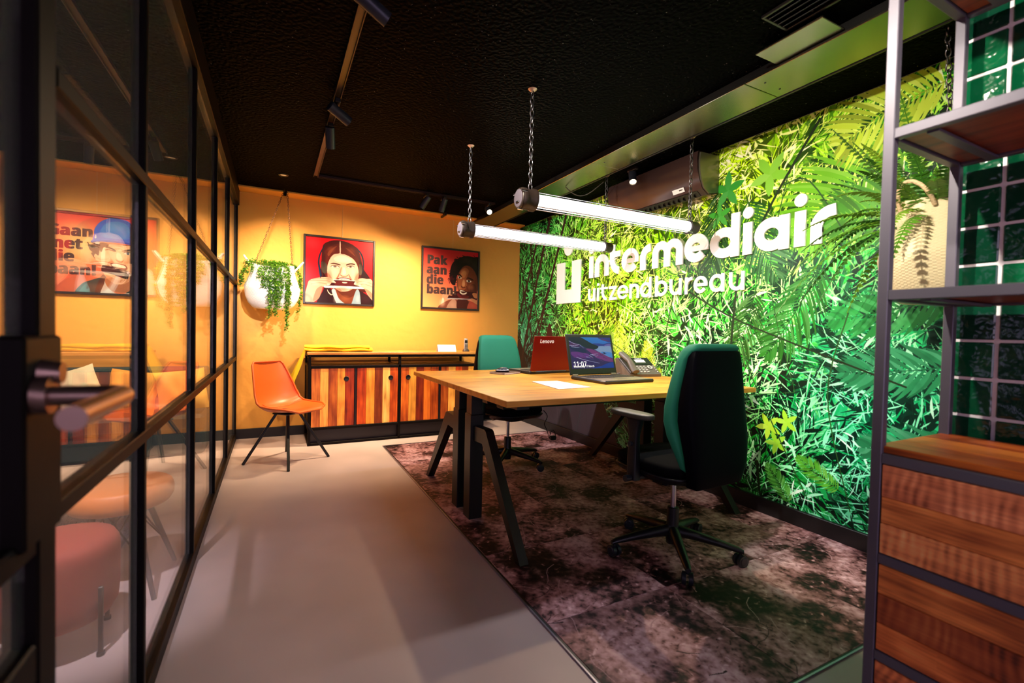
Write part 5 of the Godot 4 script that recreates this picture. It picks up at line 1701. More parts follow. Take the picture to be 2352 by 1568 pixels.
func wall_things() -> void:
	poster("square poster of a biting man in a blue safety helmet, seen through the glass", Vector3(-1.435, 1.748, WALL_Z), 0.72, poster_helmet(), ["Gaan", "met", "die", "baan!"], 0.125, 0.112, 0.045, 0.165)
	poster("square red poster of a woman with headset biting a tablet", Vector3(0.635, 1.76, WALL_Z), 0.738, poster_headset(), [], 0.1, 0.1, 0, 0)
	poster("square poster of a curly haired woman beside the words about a job", Vector3(1.912, 1.765, WALL_Z), 0.745, poster_curls(), ["Pak", "aan", "die", "baan!"], 0.142, 0.118, 0.065, 0.155)
	# white basket with trailing plant in the corner
	var o := thing("hanging_planter", "white belly basket hanging on chains in the orange corner beside the partition", "planter", Vector3(-0.03, 1.31, -5.14), 0.0)
	o.rotation.z = -0.05
	basket(o, 0.245, 0.42, M.white_fibre, M.white_fibre)
	for sx in [-1.0, 1.0]:
		part(o, "chain", chain_mesh(Vector3(sx * 0.165, 0.43, 0), Vector3(sx * 0.012 + 0.06, 1.185, 0), 0.02, 0.0022), M.brown_chain)
	trailing_plant()
	# fern in a big basket by the jungle wall
	var fo := thing("hanging_basket", "large natural fibre basket hanging on a chain before the jungle wall, behind the shelves", "basket", Vector3(2.555, 1.31, -0.955), 3.04)
	basket(fo, 0.208, 0.42, M.fibre, M.rope)
	part(fo, "chain", chain_mesh(Vector3(-0.03, 0.42, -0.03), Vector3(0.0, 1.18, 0), 0.03, 0.003), M.chain)
	var fern := thing("fern", "lush green fern arching out of the large hanging basket", "fern", Vector3(2.555, 1.64, -0.955))
	rng.seed = 15
	for k in 74:
		var a := k * 2.399963 + rng.randf() * 0.3
		var steep := rng.randf_range(0.0, 1.25)
		var ln := rng.randf_range(0.42, 0.66) * (1.0 - 0.3 * steep)
		if cos(a) > 0.0:
			ln = minf(ln, 0.26 / maxf(0.05, cos(a)))
		if sin(a) > 0.0:
			ln = minf(ln, 0.19 / maxf(0.05, sin(a)))
		if ln < 0.2:
			steep = maxf(steep, 0.7)
		var f := fern_frond(ln, 0.10 + 0.4 * steep, 0.52 - 0.34 * steep, 26, 0.036)
		part(fern, "frond", f, M.fern[k % 3], Vector3(cos(a) * 0.05, 0.0, sin(a) * 0.05), Basis(Vector3.UP, -a))


func trailing_plant() -> void:
	var o := thing("trailing_plant", "trailing green plant with small round leaves spilling over the white hanging basket", "plant", Vector3(-0.03, 1.31, -5.14))
	rng.seed = 12
	var lf := B.new()
	lf.face([Vector3(0, 0, 0), Vector3(0.006, 0.006, 0.002), Vector3(0.0065, 0.012, 0.003), Vector3(0.0, 0.018, 0.001)], Vector3(0, 0.01, -1))
	lf.face([Vector3(0, 0, 0), Vector3(-0.006, 0.006, 0.002), Vector3(-0.0065, 0.012, 0.003), Vector3(0.0, 0.018, 0.001)], Vector3(0, 0.01, -1))
	var leaf_mesh := lf.mesh()
	var where := []
	var stems := B.new()
	for k in 620:   # the mop on top
		var a := rng.randf() * TAU
		var r := sqrt(rng.randf()) * 0.2
		where.append(Vector3(cos(a) * r, 0.40 + rng.randf() * 0.05 + 0.03 * (1.0 - r / 0.2), sin(a) * r))
	# each vine: angle on the rim, length below it
	var vines := []
	for q in [[1.98, 0.15], [1.86, 0.26], [1.78, 0.24], [1.62, 0.58], [1.58, 0.5], [1.50, 0.36], [1.42, 0.50], [1.38, 0.54], [1.30, 0.42], [1.22, 0.3], [1.0, 0.66], [0.95, 0.64], [1.04, 0.5], [0.9, 0.4], [0.10, 0.42], [0.0, 0.46], [0.2, 0.3], [2.35, 0.10], [2.5, 0.12], [2.75, 0.2], [2.95, 0.24], [3.1, 0.2], [4.2, 0.3], [5.2, 0.34]]:
		vines.append([q[0] + rng.randf_range(-0.03, 0.03), q[1] * rng.randf_range(0.9, 1.03)])
	for q in vines:
		var a: float = q[0]
		var dir := Vector3(cos(a), 0, sin(a))
		var n := int(q[1] / 0.012) + 6
		var pts := []
		for k in n:
			var t := float(k) / (n - 1)
			var drop: float = q[1] * t
			var out := 0.2 + 0.06 * minf(1.0, drop / 0.12)
			if drop > 0.3:
				out -= 0.02 * minf(1.0, (drop - 0.3) * 5.0)
			var c := dir * minf(out, 0.245 if dir.z < -0.3 else 0.4) + Vector3(0.006 * sin(k * 0.7 + a * 9.0), 0.435 - drop + 0.03 * sin(minf(1.0, t * 4.0) * PI), 0.006 * cos(k * 0.9))
			pts.append(c)
			for j in 5:
				where.append(c + Vector3(rng.randf_range(-0.013, 0.013), rng.randf_range(-0.008, 0.008), rng.randf_range(-0.012, 0.016)))
		stems.tube(pts, 0.0012, 4, false)
	part(o, "stem", stems, M.fern[1]).set_meta("kind", "stuff")
	for tone in 3:
		var mine := where.filter(func(_q): return false)
		for k in where.size():
			if k % 3 == tone:
				mine.append(where[k])
		var mm := MultiMesh.new()
		mm.transform_format = MultiMesh.TRANSFORM_3D
		mm.mesh = leaf_mesh
		mm.instance_count = mine.size()
		for k in mine.size():
			var bs := Basis.from_euler(Vector3(rng.randf_range(-2.6, -0.5), rng.randf() * TAU, rng.randf_range(-0.6, 0.6))).scaled(Vector3.ONE * rng.randf_range(0.8, 1.35))
			mm.set_instance_transform(k, Transform3D(bs, mine[k]))
		var mi := MultiMeshInstance3D.new()
		mi.multimesh = mm
		mi.material_override = M.fern[tone]
		mi.name = "foliage"
		mi.set_meta("kind", "stuff")
		o.add_child(mi, true)


# ---------- the desk ----------
func desk() -> void:
	var o := thing("desk", "large double desk with oak top on black metal legs, on the stone floor", "desk", Vector3(1.87, 0, -2.742))
	# staves of the top
	var ws := [0.2, 0.235, 0.19, 0.21, 0.18, 0.22, 0.2, 0.19]
	var z := 0.812
	rng.seed = 31
	for k in ws.size():
		var c: float = z - ws[k] / 2
		z -= ws[k]
		var t := rng.randf_range(0.86, 1.0)
		var m := wood(M.wood_desk, Color(t * 1.15, t * 1.0, t * 0.66), Vector3(rng.randf(), rng.randf(), rng.randf()), 0.34, Vector3(1.6, 0.55, 1.6))
		part(o, "board", boxed(Vector3.ZERO, Vector3(ws[k] - 0.0012, 1.8, 0.03), 0.0025), m, Vector3(0, 0.805, c), Basis(Vector3(0, 0, 1), Vector3(1, 0, 0), Vector3(0, 1, 0)))
	for s in [-1.0, 1.0]:
		part(o, "rail", boxed(Vector3(0, 0.765, s * 0.3), Vector3(1.5, 0.05, 0.03), 0.003), M.black_metal)
		part(o, "cable_tray", boxed(Vector3(0, 0.70, s * 0.12), Vector3(1.2, 0.08, 0.1), 0.004), M.black_metal)
		for e in [-0.77, 0.8]:
			part(o, "bracket", boxed(Vector3(e, 0.775, s * 0.42), Vector3(0.07, 0.03, 0.64), 0.003), M.black_metal)
			part(o, "column", boxed(Vector3(e, 0.32, s * 0.105 + 0.01), Vector3(0.085, 0.64, 0.1), 0.004), M.black_metal)
			part(o, "column_top", boxed(Vector3(e, 0.705, s * 0.105 + 0.01), Vector3(0.072, 0.15, 0.086), 0.004), M.black_metal)
			var p := PackedVector2Array()
			for q in [[0.05, 0.565], [0.325, 0.578], [0.345, 0.57], [0.785, 0.0], [0.735, 0.0], [0.295, 0.49], [0.05, 0.475]]:
				p.append(Vector2(s * q[0], q[1]))
			var lg := B.new()
			lg.prism(p, -0.025, 0.025)
			part(o, "leg", lg, M.black_metal, Vector3(e, 0.004, 0.0), Basis(Vector3(0, 0, 1), Vector3.UP, Vector3(-1, 0, 0)))
	var cb := B.new()
	var pts := []
	for k in 13:
		var t := k / 12.0
		pts.append(Vector3(1.99 + 0.05 * t + 0.012 * sin(t * 9.0), 0.50 - 0.2 * t, -3.28 + 0.03 * sin(t * 6.0)))
	for k in 8:
		var w := PI * k / 7
		pts.append(Vector3(2.08 - cos(w) * 0.03, 0.30 - 0.04 + sin(w) * 0.07, -3.27))
	cb.tube(pts, 0.0035, 6)
	var cord := solo("power_cord", cb, M.black_plastic, "black cord with a plug dangling below the desk at the far chair", "cord")
	part(cord, "plug", boxed(Vector3(2.085, 0.265, -3.27), Vector3(0.05, 0.035, 0.035), 0.006), M.black_plastic)


func desk_things() -> void:
	var y := 0.8205
	# the open laptop facing the camera
	var a := Vector3(1.865, y, -2.715)
	var dirx := Vector3(2.315 - 1.865, 0, -0.03).normalized()
	var turn := -atan2(dirx.z, dirx.x)
	var o := thing("laptop", "open laptop facing the camera with a mountain lake lock screen", "laptop", a + dirx * 0.222, turn + 0.0)
	var lid := laptop(o, 0.445, 0.36, 0.30, 104.0, M.black_plastic, M.black_plastic)
	var m := mat(Color.BLACK, 0.3)
	var st := screen_tex()
	m.emission_enabled = true
	m.emission = Color.WHITE
	m.emission_operator = BaseMaterial3D.EMISSION_OP_MULTIPLY
	m.emission_texture = st
	m.emission_energy_multiplier = 0.9
	part(lid, "bezel", boxed(Vector3(0, 0.15, 0.0005), Vector3(0.437, 0.29, 0.003), 0.001), M.laptop_deck_dark)
	var sc := B.new()
	sc.quad(Vector3(-0.2, 0.045, 0.0024), Vector3(0.2, 0.045, 0.0024), Vector3(0.2, 0.277, 0.0024), Vector3(-0.2, 0.277, 0.0024))
	part(lid, "screen", sc, m)
	var lit := glow(Color.WHITE, 0.9)
	text(lid, "lettering", "11:07", 0.05, lit, Vector3(-0.185, 0.078, 0.0026), Basis(), 0.0006, 0.0, 400)
	text(lid, "lettering", "Wednesday 11 March", 0.02, lit, Vector3(-0.185, 0.061, 0.0026), Basis(), 0.0006, 0.0, 400)
	# the red laptop seen from behind
	var r := thing("laptop", "dark red laptop standing open with its lid towards the camera", "laptop", Vector3(1.955, y, -3.12), PI + 0.12)
	var lid2 := laptop(r, 0.42, 0.30, 0.275, 100.0, M.black_plastic, M.red_lid)
	text(lid2, "lettering", "Lenovo", 0.04, M.white, Vector3(0.155, 0.235, -0.0083), Basis(Vector3.UP, PI))
	# notebook and mouse
	var nb := thing("notebook", "closed notebook with dark cover under the mouse", "notebook", Vector3(1.60, y, -3.22), 0.45)
	part(nb, "pages", boxed(Vector3(0, 0.0065, 0), Vector3(0.20, 0.009, 0.145), 0.001), M.white)
	part(nb, "cover", boxed(Vector3(0, 0.0122, 0), Vector3(0.206, 0.0022, 0.15), 0.001), M.book_cover)
	part(nb, "cover", boxed(Vector3(0, 0.0011, 0), Vector3(0.206, 0.0022, 0.15), 0.001), M.book_cover)
	var mo := thing("computer_mouse", "black and silver computer mouse lying on the notebook", "mouse", Vector3(1.575, y + 0.0134, -3.215), 1.2)
	var mb := B.new()
	mb.loft(shell_rows([[0.0, 0.024, -0.05, 0.046, 0.8], [0.004, 0.03, -0.056, 0.052, 0.8], [0.016, 0.03, -0.054, 0.05, 0.85], [0.028, 0.024, -0.035, 0.042, 0.9], [0.035, 0.012, -0.012, 0.028, 1.0]], 24))
	part(mo, "shell", mb, M.black_plastic)
	var ms := B.new()
	for s in [-1.0, 1.0]:
		ms.tube([Vector3(s * 0.027, 0.012, -0.05), Vector3(s * 0.031, 0.014, 0.0), Vector3(s * 0.026, 0.016, 0.044)], 0.004, 6)
	part(mo, "side_strip", ms, M.chrome)
	# papers
	var pp := B.new()
	var corners := [Vector3(1.504, 0, -2.63), Vector3(1.69, 0, -2.612), Vector3(1.70, 0, -2.255), Vector3(1.455, 0, -2.235)]
	pp.prism(PackedVector2Array(corners.map(func(q): return Vector2(q.x, -q.z))), 0.0, 0.0035)
	solo("paper_stack", pp, M.white, "few sheets of white paper lying left of the open laptop", "paper", Vector3(0, y, 0), Basis(Vector3.RIGHT, -PI / 2))
	# desk phone
	var ph := thing("desk_phone", "grey office desk phone with handset and small amber display, right of the laptop", "telephone", Vector3(2.56, y, -2.80), -0.12)
	var body := B.new()
	var prof := PackedVector2Array([Vector2(0.10, 0.0), Vector2(0.105, 0.02), Vector2(-0.08, 0.135), Vector2(-0.1, 0.13), Vector2(-0.085, 0.0)])
	body.prism(prof, -0.145, 0.145)
	var zt := Basis(Vector3(0, 0, 1), Vector3.UP, Vector3(-1, 0, 0))   # profile x -> z, pushed along x
	part(ph, "body", body, M.phone_grey, Vector3.ZERO, zt)
	var d := Vector3(0, 0.115, -0.185).normalized()   # up the slope
	var nn := Vector3(0, 0.185, 0.115).normalized()
	var fb := Basis(Vector3.RIGHT, d, nn)
	var o0 := Vector3(0, 0.02, 0.105)
	part(ph, "display_panel", boxed(Vector3(0.045, 0.165, 0.002), Vector3(0.185, 0.095, 0.008), 0.003), M.black_plastic, o0, fb)
	part(ph, "display", boxed(Vector3(0.04, 0.165, 0.0065), Vector3(0.092, 0.036, 0.001)), M.amber, o0, fb)
	text(ph, "lettering", "Yealink", 0.018, M.white, o0 + fb * Vector3(0.01, 0.196, 0.0063), fb)
	for q in 4:
		for k in 3:
			part(ph, "key", boxed(Vector3(-0.022 + k * 0.032, 0.098 - q * 0.023, 0.003), Vector3(0.019, 0.010, 0.005), 0.001), M.key_silver, o0, fb)
		part(ph, "key", boxed(Vector3(0.128, 0.1 - q * 0.024, 0.003), Vector3(0.012, 0.007, 0.005), 0.001), M.key_silver, o0, fb)
	var np := B.new()
	for k in 12:
		var w0 := TAU * k / 12
		var w1 := TAU * (k + 1) / 12
		np.face([Vector3(cos(w0) * 0.01, sin(w0) * 0.01, 0.006), Vector3(cos(w0) * 0.023, sin(w0) * 0.023, 0.006), Vector3(cos(w1) * 0.023, sin(w1) * 0.023, 0.006), Vector3(cos(w1) * 0.01, sin(w1) * 0.01, 0.006)], Vector3.ZERO)
	part(ph, "navigation_key", np, M.key_silver, o0 + fb * Vector3(0.088, 0.085, 0), fb)
	var hs := B.new()
	hs.loft([[-0.115, 0.026, 0.004], [-0.105, 0.031, 0.0], [-0.07, 0.03, 0.006], [0.0, 0.023, 0.02], [0.07, 0.03, 0.014], [0.115, 0.032, 0.006], [0.13, 0.026, 0.006]].map(func(q):
		var ring := []
		for j in 16:
			var w := -TAU * j / 16
			ring.append(o0 + fb * Vector3(-0.105 + signf(cos(w)) * pow(absf(cos(w)), 0.7) * q[1], 0.105 + q[0], 0.028 + q[2] + sin(w) * 0.017))
		return ring))
	part(ph, "handset", hs, M.phone_grey)
	part(ph, "cradle", boxed(Vector3(-0.105, 0.105, 0.006), Vector3(0.066, 0.2, 0.018), 0.004), M.phone_dark, o0, fb)
	var cc := B.new()
	var pts := []
	for k in 90:
		var t := k / 89.0
		var c := Vector3(-0.115 - 0.11 * sin(PI * t * 0.9), 0.010 + 0.01 * t, 0.10 - 0.12 * t * t)
		pts.append(c + Vector3(cos(k * 1.1) * 0.005, sin(k * 1.1) * 0.005, 0))
	cc.tube(pts, 0.0028, 5)
	part(ph, "handset_cord", cc, M.phone_grey)


# ---------- the sideboard ----------
func sideboard() -> void:
	var x0 := 0.292
	var x1 := 2.045
	var zf := -4.82
	var zb := -5.34
	var o := thing("sideboard", "long low sideboard of reclaimed wood doors in a black steel frame, under the posters", "sideboard", Vector3((x0 + x1) / 2, 0, (zf + zb) / 2))
	var hx := (x1 - x0) / 2
	var hz := (zf - zb) / 2
	part(o, "top", boxed(Vector3.ZERO, Vector3(hz * 2 + 0.02, hx * 2 + 0.02, 0.026), 0.003), wood(M.wood_b, Color(0.95, 0.82, 0.66), Vector3(0.3, 0.1, 0.7), 0.42, Vector3(2, 0.6, 2)), Vector3(0, 0.893, 0), Basis(Vector3(0, 0, 1), Vector3(1, 0, 0), Vector3(0, 1, 0)))
	var t := 0.026
	for x in [-hx + t / 2, 0.0, hx - t / 2]:
		for z in [hz - t / 2, -hz + t / 2]:
			part(o, "frame_post", boxed(Vector3(x, 0.44, z), Vector3(t, 0.88, t), 0.002), M.frame_metal)
		for y in [0.867, 0.013, 0.76, 0.16]:
			part(o, "frame_rail", boxed(Vector3(x, y, 0), Vector3(t, t, hz * 2 - t * 2), 0.002), M.frame_metal)
	for y in [0.867, 0.013, 0.76, 0.162]:
		for z in [hz - t / 2, -hz + t / 2]:
			part(o, "frame_rail", boxed(Vector3(0, y, z), Vector3(hx * 2 - t * 2, t, t), 0.002), M.frame_metal)
	part(o, "shelf", boxed(Vector3(0, 0.767, 0), Vector3(hx * 2 - t * 2, 0.012, hz * 2 - t * 2)), wood(M.wood_a, Color(0.6, 0.45, 0.38), Vector3(0.1, 0.5, 0.2)))
	part(o, "base_panel", boxed(Vector3(0, 0.085, hz - 0.05), Vector3(hx * 2 - t * 2, 0.13, 0.01)), M.black_frame)
	part(o, "floor_panel", boxed(Vector3(0, 0.17, 0), Vector3(hx * 2 - t * 2, 0.01, hz * 2 - t * 2)), M.black_frame)
	part(o, "side_panel", boxed(Vector3(-hx + t / 2, 0.46, 0), Vector3(0.01, 0.58, hz * 2 - t * 2)), M.frame_metal)
	part(o, "side_panel", boxed(Vector3(hx - t / 2, 0.46, 0), Vector3(0.01, 0.58, hz * 2 - t * 2)), M.frame_metal)
	part(o, "back_panel", boxed(Vector3(0, 0.46, -hz + 0.02), Vector3(hx * 2 - t * 2, 0.58, 0.01)), M.black_frame)
	for x in [-hx / 2, hx / 2]:
		part(o, "stile", boxed(Vector3(x, 0.46, hz - 0.02), Vector3(0.022, 0.575, 0.026), 0.002), M.black_frame)
	# doors of upright planks
	rng.seed = 63
	var tones := [[0, 0.9, 0.78, 0.66], [1, 1.0, 0.9, 0.78], [0, 0.8, 0.62, 0.45], [1, 0.95, 0.82, 0.6], [0, 0.75, 0.42, 0.26], [0, 0.85, 0.5, 0.3], [1, 0.9, 0.76, 0.5], [0, 0.6, 0.42, 0.3], [1, 1.0, 1.0, 0.96], [0, 0.9, 0.6, 0.36], [0, 0.95, 0.72, 0.46], [1, 0.92, 0.84, 0.6], [0, 0.62, 0.34, 0.22], [1, 0.9, 0.62, 0.36], [0, 0.85, 0.6, 0.36], [0, 0.8, 0.6, 0.44], [1, 1.0, 0.94, 0.76], [0, 0.9, 0.5, 0.28], [0, 0.7, 0.48, 0.32], [1, 0.92, 0.78, 0.5]]
	var n := 0
	for k in 4:
		var a := -hx + t + 0.004 + k * hx / 2 - (0.013 if k % 2 == 1 else 0.0) - (0.013 if k == 2 else 0.0)
		a = [-hx + t + 0.003, -hx / 2 + 0.014, t / 2 + 0.003, hx / 2 + 0.014][k]
		var b: float = [-hx / 2 - 0.014, -t / 2 - 0.003, hx / 2 - 0.014, hx - t - 0.003][k]
		var door := Node3D.new()
		door.name = "door"
		o.add_child(door, true)
		door.position = Vector3((a + b) / 2, 0.4635, hz - 0.016)
		var wd: float = b - a
		part(door, "door_board", boxed(Vector3(0, 0, -0.014), Vector3(wd, 0.572, 0.008)), M.black_frame)
		var cuts := [0.0, 0.2, 0.395, 0.6, 0.78, 1.0] if k % 2 == 0 else [0.0, 0.215, 0.42, 0.615, 0.8, 1.0]
		for j in 5:
			var pa: float = a + cuts[j] * wd
			var pb: float = a + cuts[j + 1] * wd
			var c: Array = tones[n % tones.size()]
			n += 1
			part(door, "plank", boxed(Vector3.ZERO, Vector3(pb - pa - 0.0015, 0.572, 0.02), 0.0015), wood(M.wood_a if c[0] == 0 else M.wood_b, Color(c[1] * 1.25, c[2] * 1.2, c[3] * 1.1), Vector3(rng.randf(), rng.randf(), rng.randf()), 0.4, Vector3(2.6, 0.8, 2.6)), Vector3((pa + pb) / 2 - (a + b) / 2, 0, rng.randf_range(-0.0015, 0.0015)))
		var hole := B.new()
		hole.lathe([Vector2(0.0005, 0.001), Vector2(0.019, 0.001), Vector2(0.022, 0.004), Vector2(0.025, 0.002), Vector2(0.025, -0.002)], 20)
		part(door, "finger_ring", hole, M.black_plastic, Vector3((wd / 2 - 0.075) * (1.0 if k % 2 == 0 and k == 0 or k == 1 else -1.0), 0.178, 0.0125), Basis(Vector3.RIGHT, PI / 2))
	# folded throw
	rng.seed = 2
	var th := thing("throw_blanket", "mustard yellow throw folded on the sideboard and hanging over its left end", "blanket", Vector3(x0, 0.907, -5.02))
	var lay := [[0.006, 0.03, 0.64], [0.032, 0.026, 0.61]]
	for q in lay:
		var b := B.new()
		var rows := []
		for r in 25:
			var u := r / 24.0
			var row := []
			for k in 16:
				var w := TAU * k / 16
				var zz := signf(cos(w)) * pow(absf(cos(w)), 0.3) * (0.15 + 0.008 * sin(u * 9.0 + q[0] * 300.0))
				var yy: float = signf(sin(w)) * pow(absf(sin(w)), 0.6) * q[1] * 0.5
				row.append(Vector3(-0.012 + u * q[2] - 0.02 * sin(zz * 9.0), q[0] + 0.012 + yy + 0.004 * sin(u * 14.0 + zz * 20.0) + 0.006 * exp(-u * 12.0), zz))
			rows.append(row)
		b.loft(rows)
		part(th, "folded_layer", b, M.mustard)
	var dr := B.new()
	var rows2 := []
	for r in 31:
		var t2 := r / 30.0
		var row := []
		for k in 33:
			var s := k / 32.0
			var fall: float = t2 * (0.56 - 0.2 * s + 0.03 * sin(s * 11.0))
			var drop := maxf(0.0, fall - 0.03)
			var puffy: float = 0.012 * sin(s * 17.0 + drop * 5.0) * minf(1.0, drop * 6.0)
			var flare: float = 0.025 * minf(1.0, fall / 0.03) + drop * (0.40 - 0.06 * s) + puffy + 0.012
			row.append(Vector3(-flare + 0.02, 0.04 - drop - 0.02 * minf(1.0, fall / 0.03), lerpf(-0.15, 0.165, s) + 0.012 * sin(drop * 9.0 + s * 4.0) - drop * 0.05))
		rows2.append(row)
	dr.grid(rows2)
	part(th, "hanging_end", dr, M.mustard)
	# card and cordless phone
	var cd := B.new()
	cd.prism(PackedVector2Array([Vector2(-0.035, 0), Vector2(0.0, 0.075), Vector2(0.035, 0), Vector2(0.033, 0), Vector2(0.0, 0.071), Vector2(-0.033, 0)]), -0.105, 0.105)
	solo("name_card", cd, M.white, "blank white folded card standing on the sideboard top", "card", Vector3(1.71, 0.9065, -4.93), Basis(Vector3.UP, PI / 2))
	var cp := thing("cordless_phone", "small silver cordless phone upright in its cradle at the sideboard's right", "telephone", Vector3(1.95, 0.9065, -4.95), -0.1)
	var cr := B.new()
	cr.loft(shell_rows([[0.0, 0.036, -0.03, 0.036, 0.6], [0.006, 0.038, -0.032, 0.038, 0.6], [0.022, 0.03, -0.024, 0.028, 0.6], [0.028, 0.027, -0.02, 0.022, 0.6]], 24))
	part(cp, "cradle", cr, M.phone_dark)
	var hb := B.new()
	hb.loft(shell_rows([[0.02, 0.022, -0.012, 0.010, 0.6], [0.05, 0.023, -0.014, 0.011, 0.6], [0.10, 0.022, -0.016, 0.009, 0.6], [0.142, 0.021, -0.018, 0.006, 0.6], [0.148, 0.016, -0.014, 0.002, 0.7]], 20))
	var hh := part(cp, "handset", hb, M.silver_plastic)
	part(hh, "display", boxed(Vector3(0, 0.112, 0.009), Vector3(0.03, 0.034, 0.003)), M.black_plastic)
	var kb := B.new()
	for q in 4:
		for k in 3:
			kb.box(Vector3(-0.011 + k * 0.011, 0.078 - q * 0.013, 0.0115), Vector3(0.008, 0.006, 0.003))
	part(hh, "keypad", kb, M.phone_dark)


# ---------- the shelves at the right ----------
func shelving() -> void:
	var x0 := 1.5
	var dp := 0.428
	var z0 := -0.692
	var z1 := 0.5
	var o := thing("shelving_unit", "steel framed shelving unit with wooden boards and plank drawers at the right edge", "shelf", Vector3(x0, 0, z0))
	var ln := z1 - z0
	var t := 0.026
	for x in [t / 2, dp - t / 2]:
		for z in [t / 2, ln - t / 2]:
			part(o, "post", boxed(Vector3(x, 1.23, z), Vector3(t, 2.42, t), 0.002), M.shelf_metal)
	var ys := [0.03, 0.2705, 0.542, 0.82, 1.2715, 1.712, 2.17]
	for y in ys:
		for x in [t / 2, dp - t / 2]:
			part(o, "rail", boxed(Vector3(x, y, ln / 2), Vector3(t, t + 0.002, ln - t * 2), 0.002), M.shelf_metal)
		for z in [t / 2, ln - t / 2]:
			part(o, "rail", boxed(Vector3(dp / 2, y, z), Vector3(dp - t * 2, t + 0.002, t), 0.002), M.shelf_metal)
	rng.seed = 8
	for y in [1.2715, 1.712, 2.17]:
		part(o, "shelf_board", boxed(Vector3.ZERO, Vector3(dp - t * 2 - 0.004, ln - t * 2 - 0.004, 0.018), 0.002), wood(M.wood_a, Color(0.7, 0.46, 0.36), Vector3(rng.randf(), rng.randf(), rng.randf()), 0.45, Vector3(2.4, 0.7, 2.4)), Vector3(dp / 2, y + 0.002, ln / 2), Basis(Vector3.RIGHT, PI / 2))
		for z in [0.1, 0.5, 0.9]:
			part(o, "cross_bar", boxed(Vector3(dp / 2, y - 0.014, z), Vector3(dp - t * 2, 0.008, 0.026), 0.001), M.shelf_metal)
	for k in 3:
		part(o, "top_board", boxed(Vector3.ZERO, Vector3(0.137, ln - 0.01, 0.02), 0.003), wood(M.wood_b if k == 1 else M.wood_a, [Color(0.95, 0.74, 0.5), Color(0.9, 0.66, 0.44), Color(0.85, 0.62, 0.42)][k], Vector3(rng.randf(), rng.randf(), rng.randf()), 0.36, Vector3(2.4, 0.7, 2.4)), Vector3(0.012 + 0.137 * (k + 0.5), 0.844, ln / 2), Basis(Vector3.RIGHT, PI / 2))
	part(o, "side_panel", boxed(Vector3(dp / 2, 0.42, 0.012), Vector3(dp - t * 2, 0.77, 0.01)), M.shelf_metal)
	part(o, "back_panel", boxed(Vector3(dp - 0.012, 0.42, ln / 2), Vector3(0.01, 0.77, ln - t * 2)), M.shelf_metal)
	var tints := [[Color(1.2, 1.1, 1.1), Color(1.3, 1.2, 1.1), Color(1.3, 1.25, 1.1)], [Color(1.35, 1.25, 1.1), Color(0.9, 0.68, 0.5), Color(1.25, 1.05, 0.9)], [Color(1.25, 1.1, 0.95), Color(1.0, 0.8, 0.6), Color(1.2, 1.0, 0.75)]]
	var cuts := [[0.0, 0.36, 0.66, 1.0], [0.0, 0.34, 0.68, 1.0], [0.0, 0.3, 0.66, 1.0]]
	for k in 3:
		var yb: float = ys[2 - k] + 0.016
		var yt: float = ys[3 - k] - 0.016
		var dw := Node3D.new()
		dw.name = "drawer"
		o.add_child(dw, true)
		dw.position = Vector3(0.012, (yb + yt) / 2, ln / 2)
		part(dw, "drawer_box", boxed(Vector3(0.18, 0, 0), Vector3(0.34, yt - yb - 0.02, ln - t * 2 - 0.03)), M.black_frame)
		for j in 3:
			var a: float = yt - cuts[k][j] * (yt - yb)
			var b: float = yt - cuts[k][j + 1] * (yt - yb)
			part(dw, "plank", boxed(Vector3.ZERO, Vector3(a - b - 0.001, ln - t * 2 - 0.006, 0.02), 0.0015), wood(M.wood_c if (j + k) % 2 == 0 or j == 2 and k == 0 else M.wood_a, tints[k][j], Vector3(rng.randf(), rng.randf(), rng.randf()), 0.5, Vector3(1.5, 1.0, 1.5)), Vector3(rng.randf_range(-0.001, 0.001), (a + b) / 2 - (yb + yt) / 2, 0), Basis(Vector3(0, 1, 0), Vector3(0, 0, 1), Vector3(1, 0, 0)))


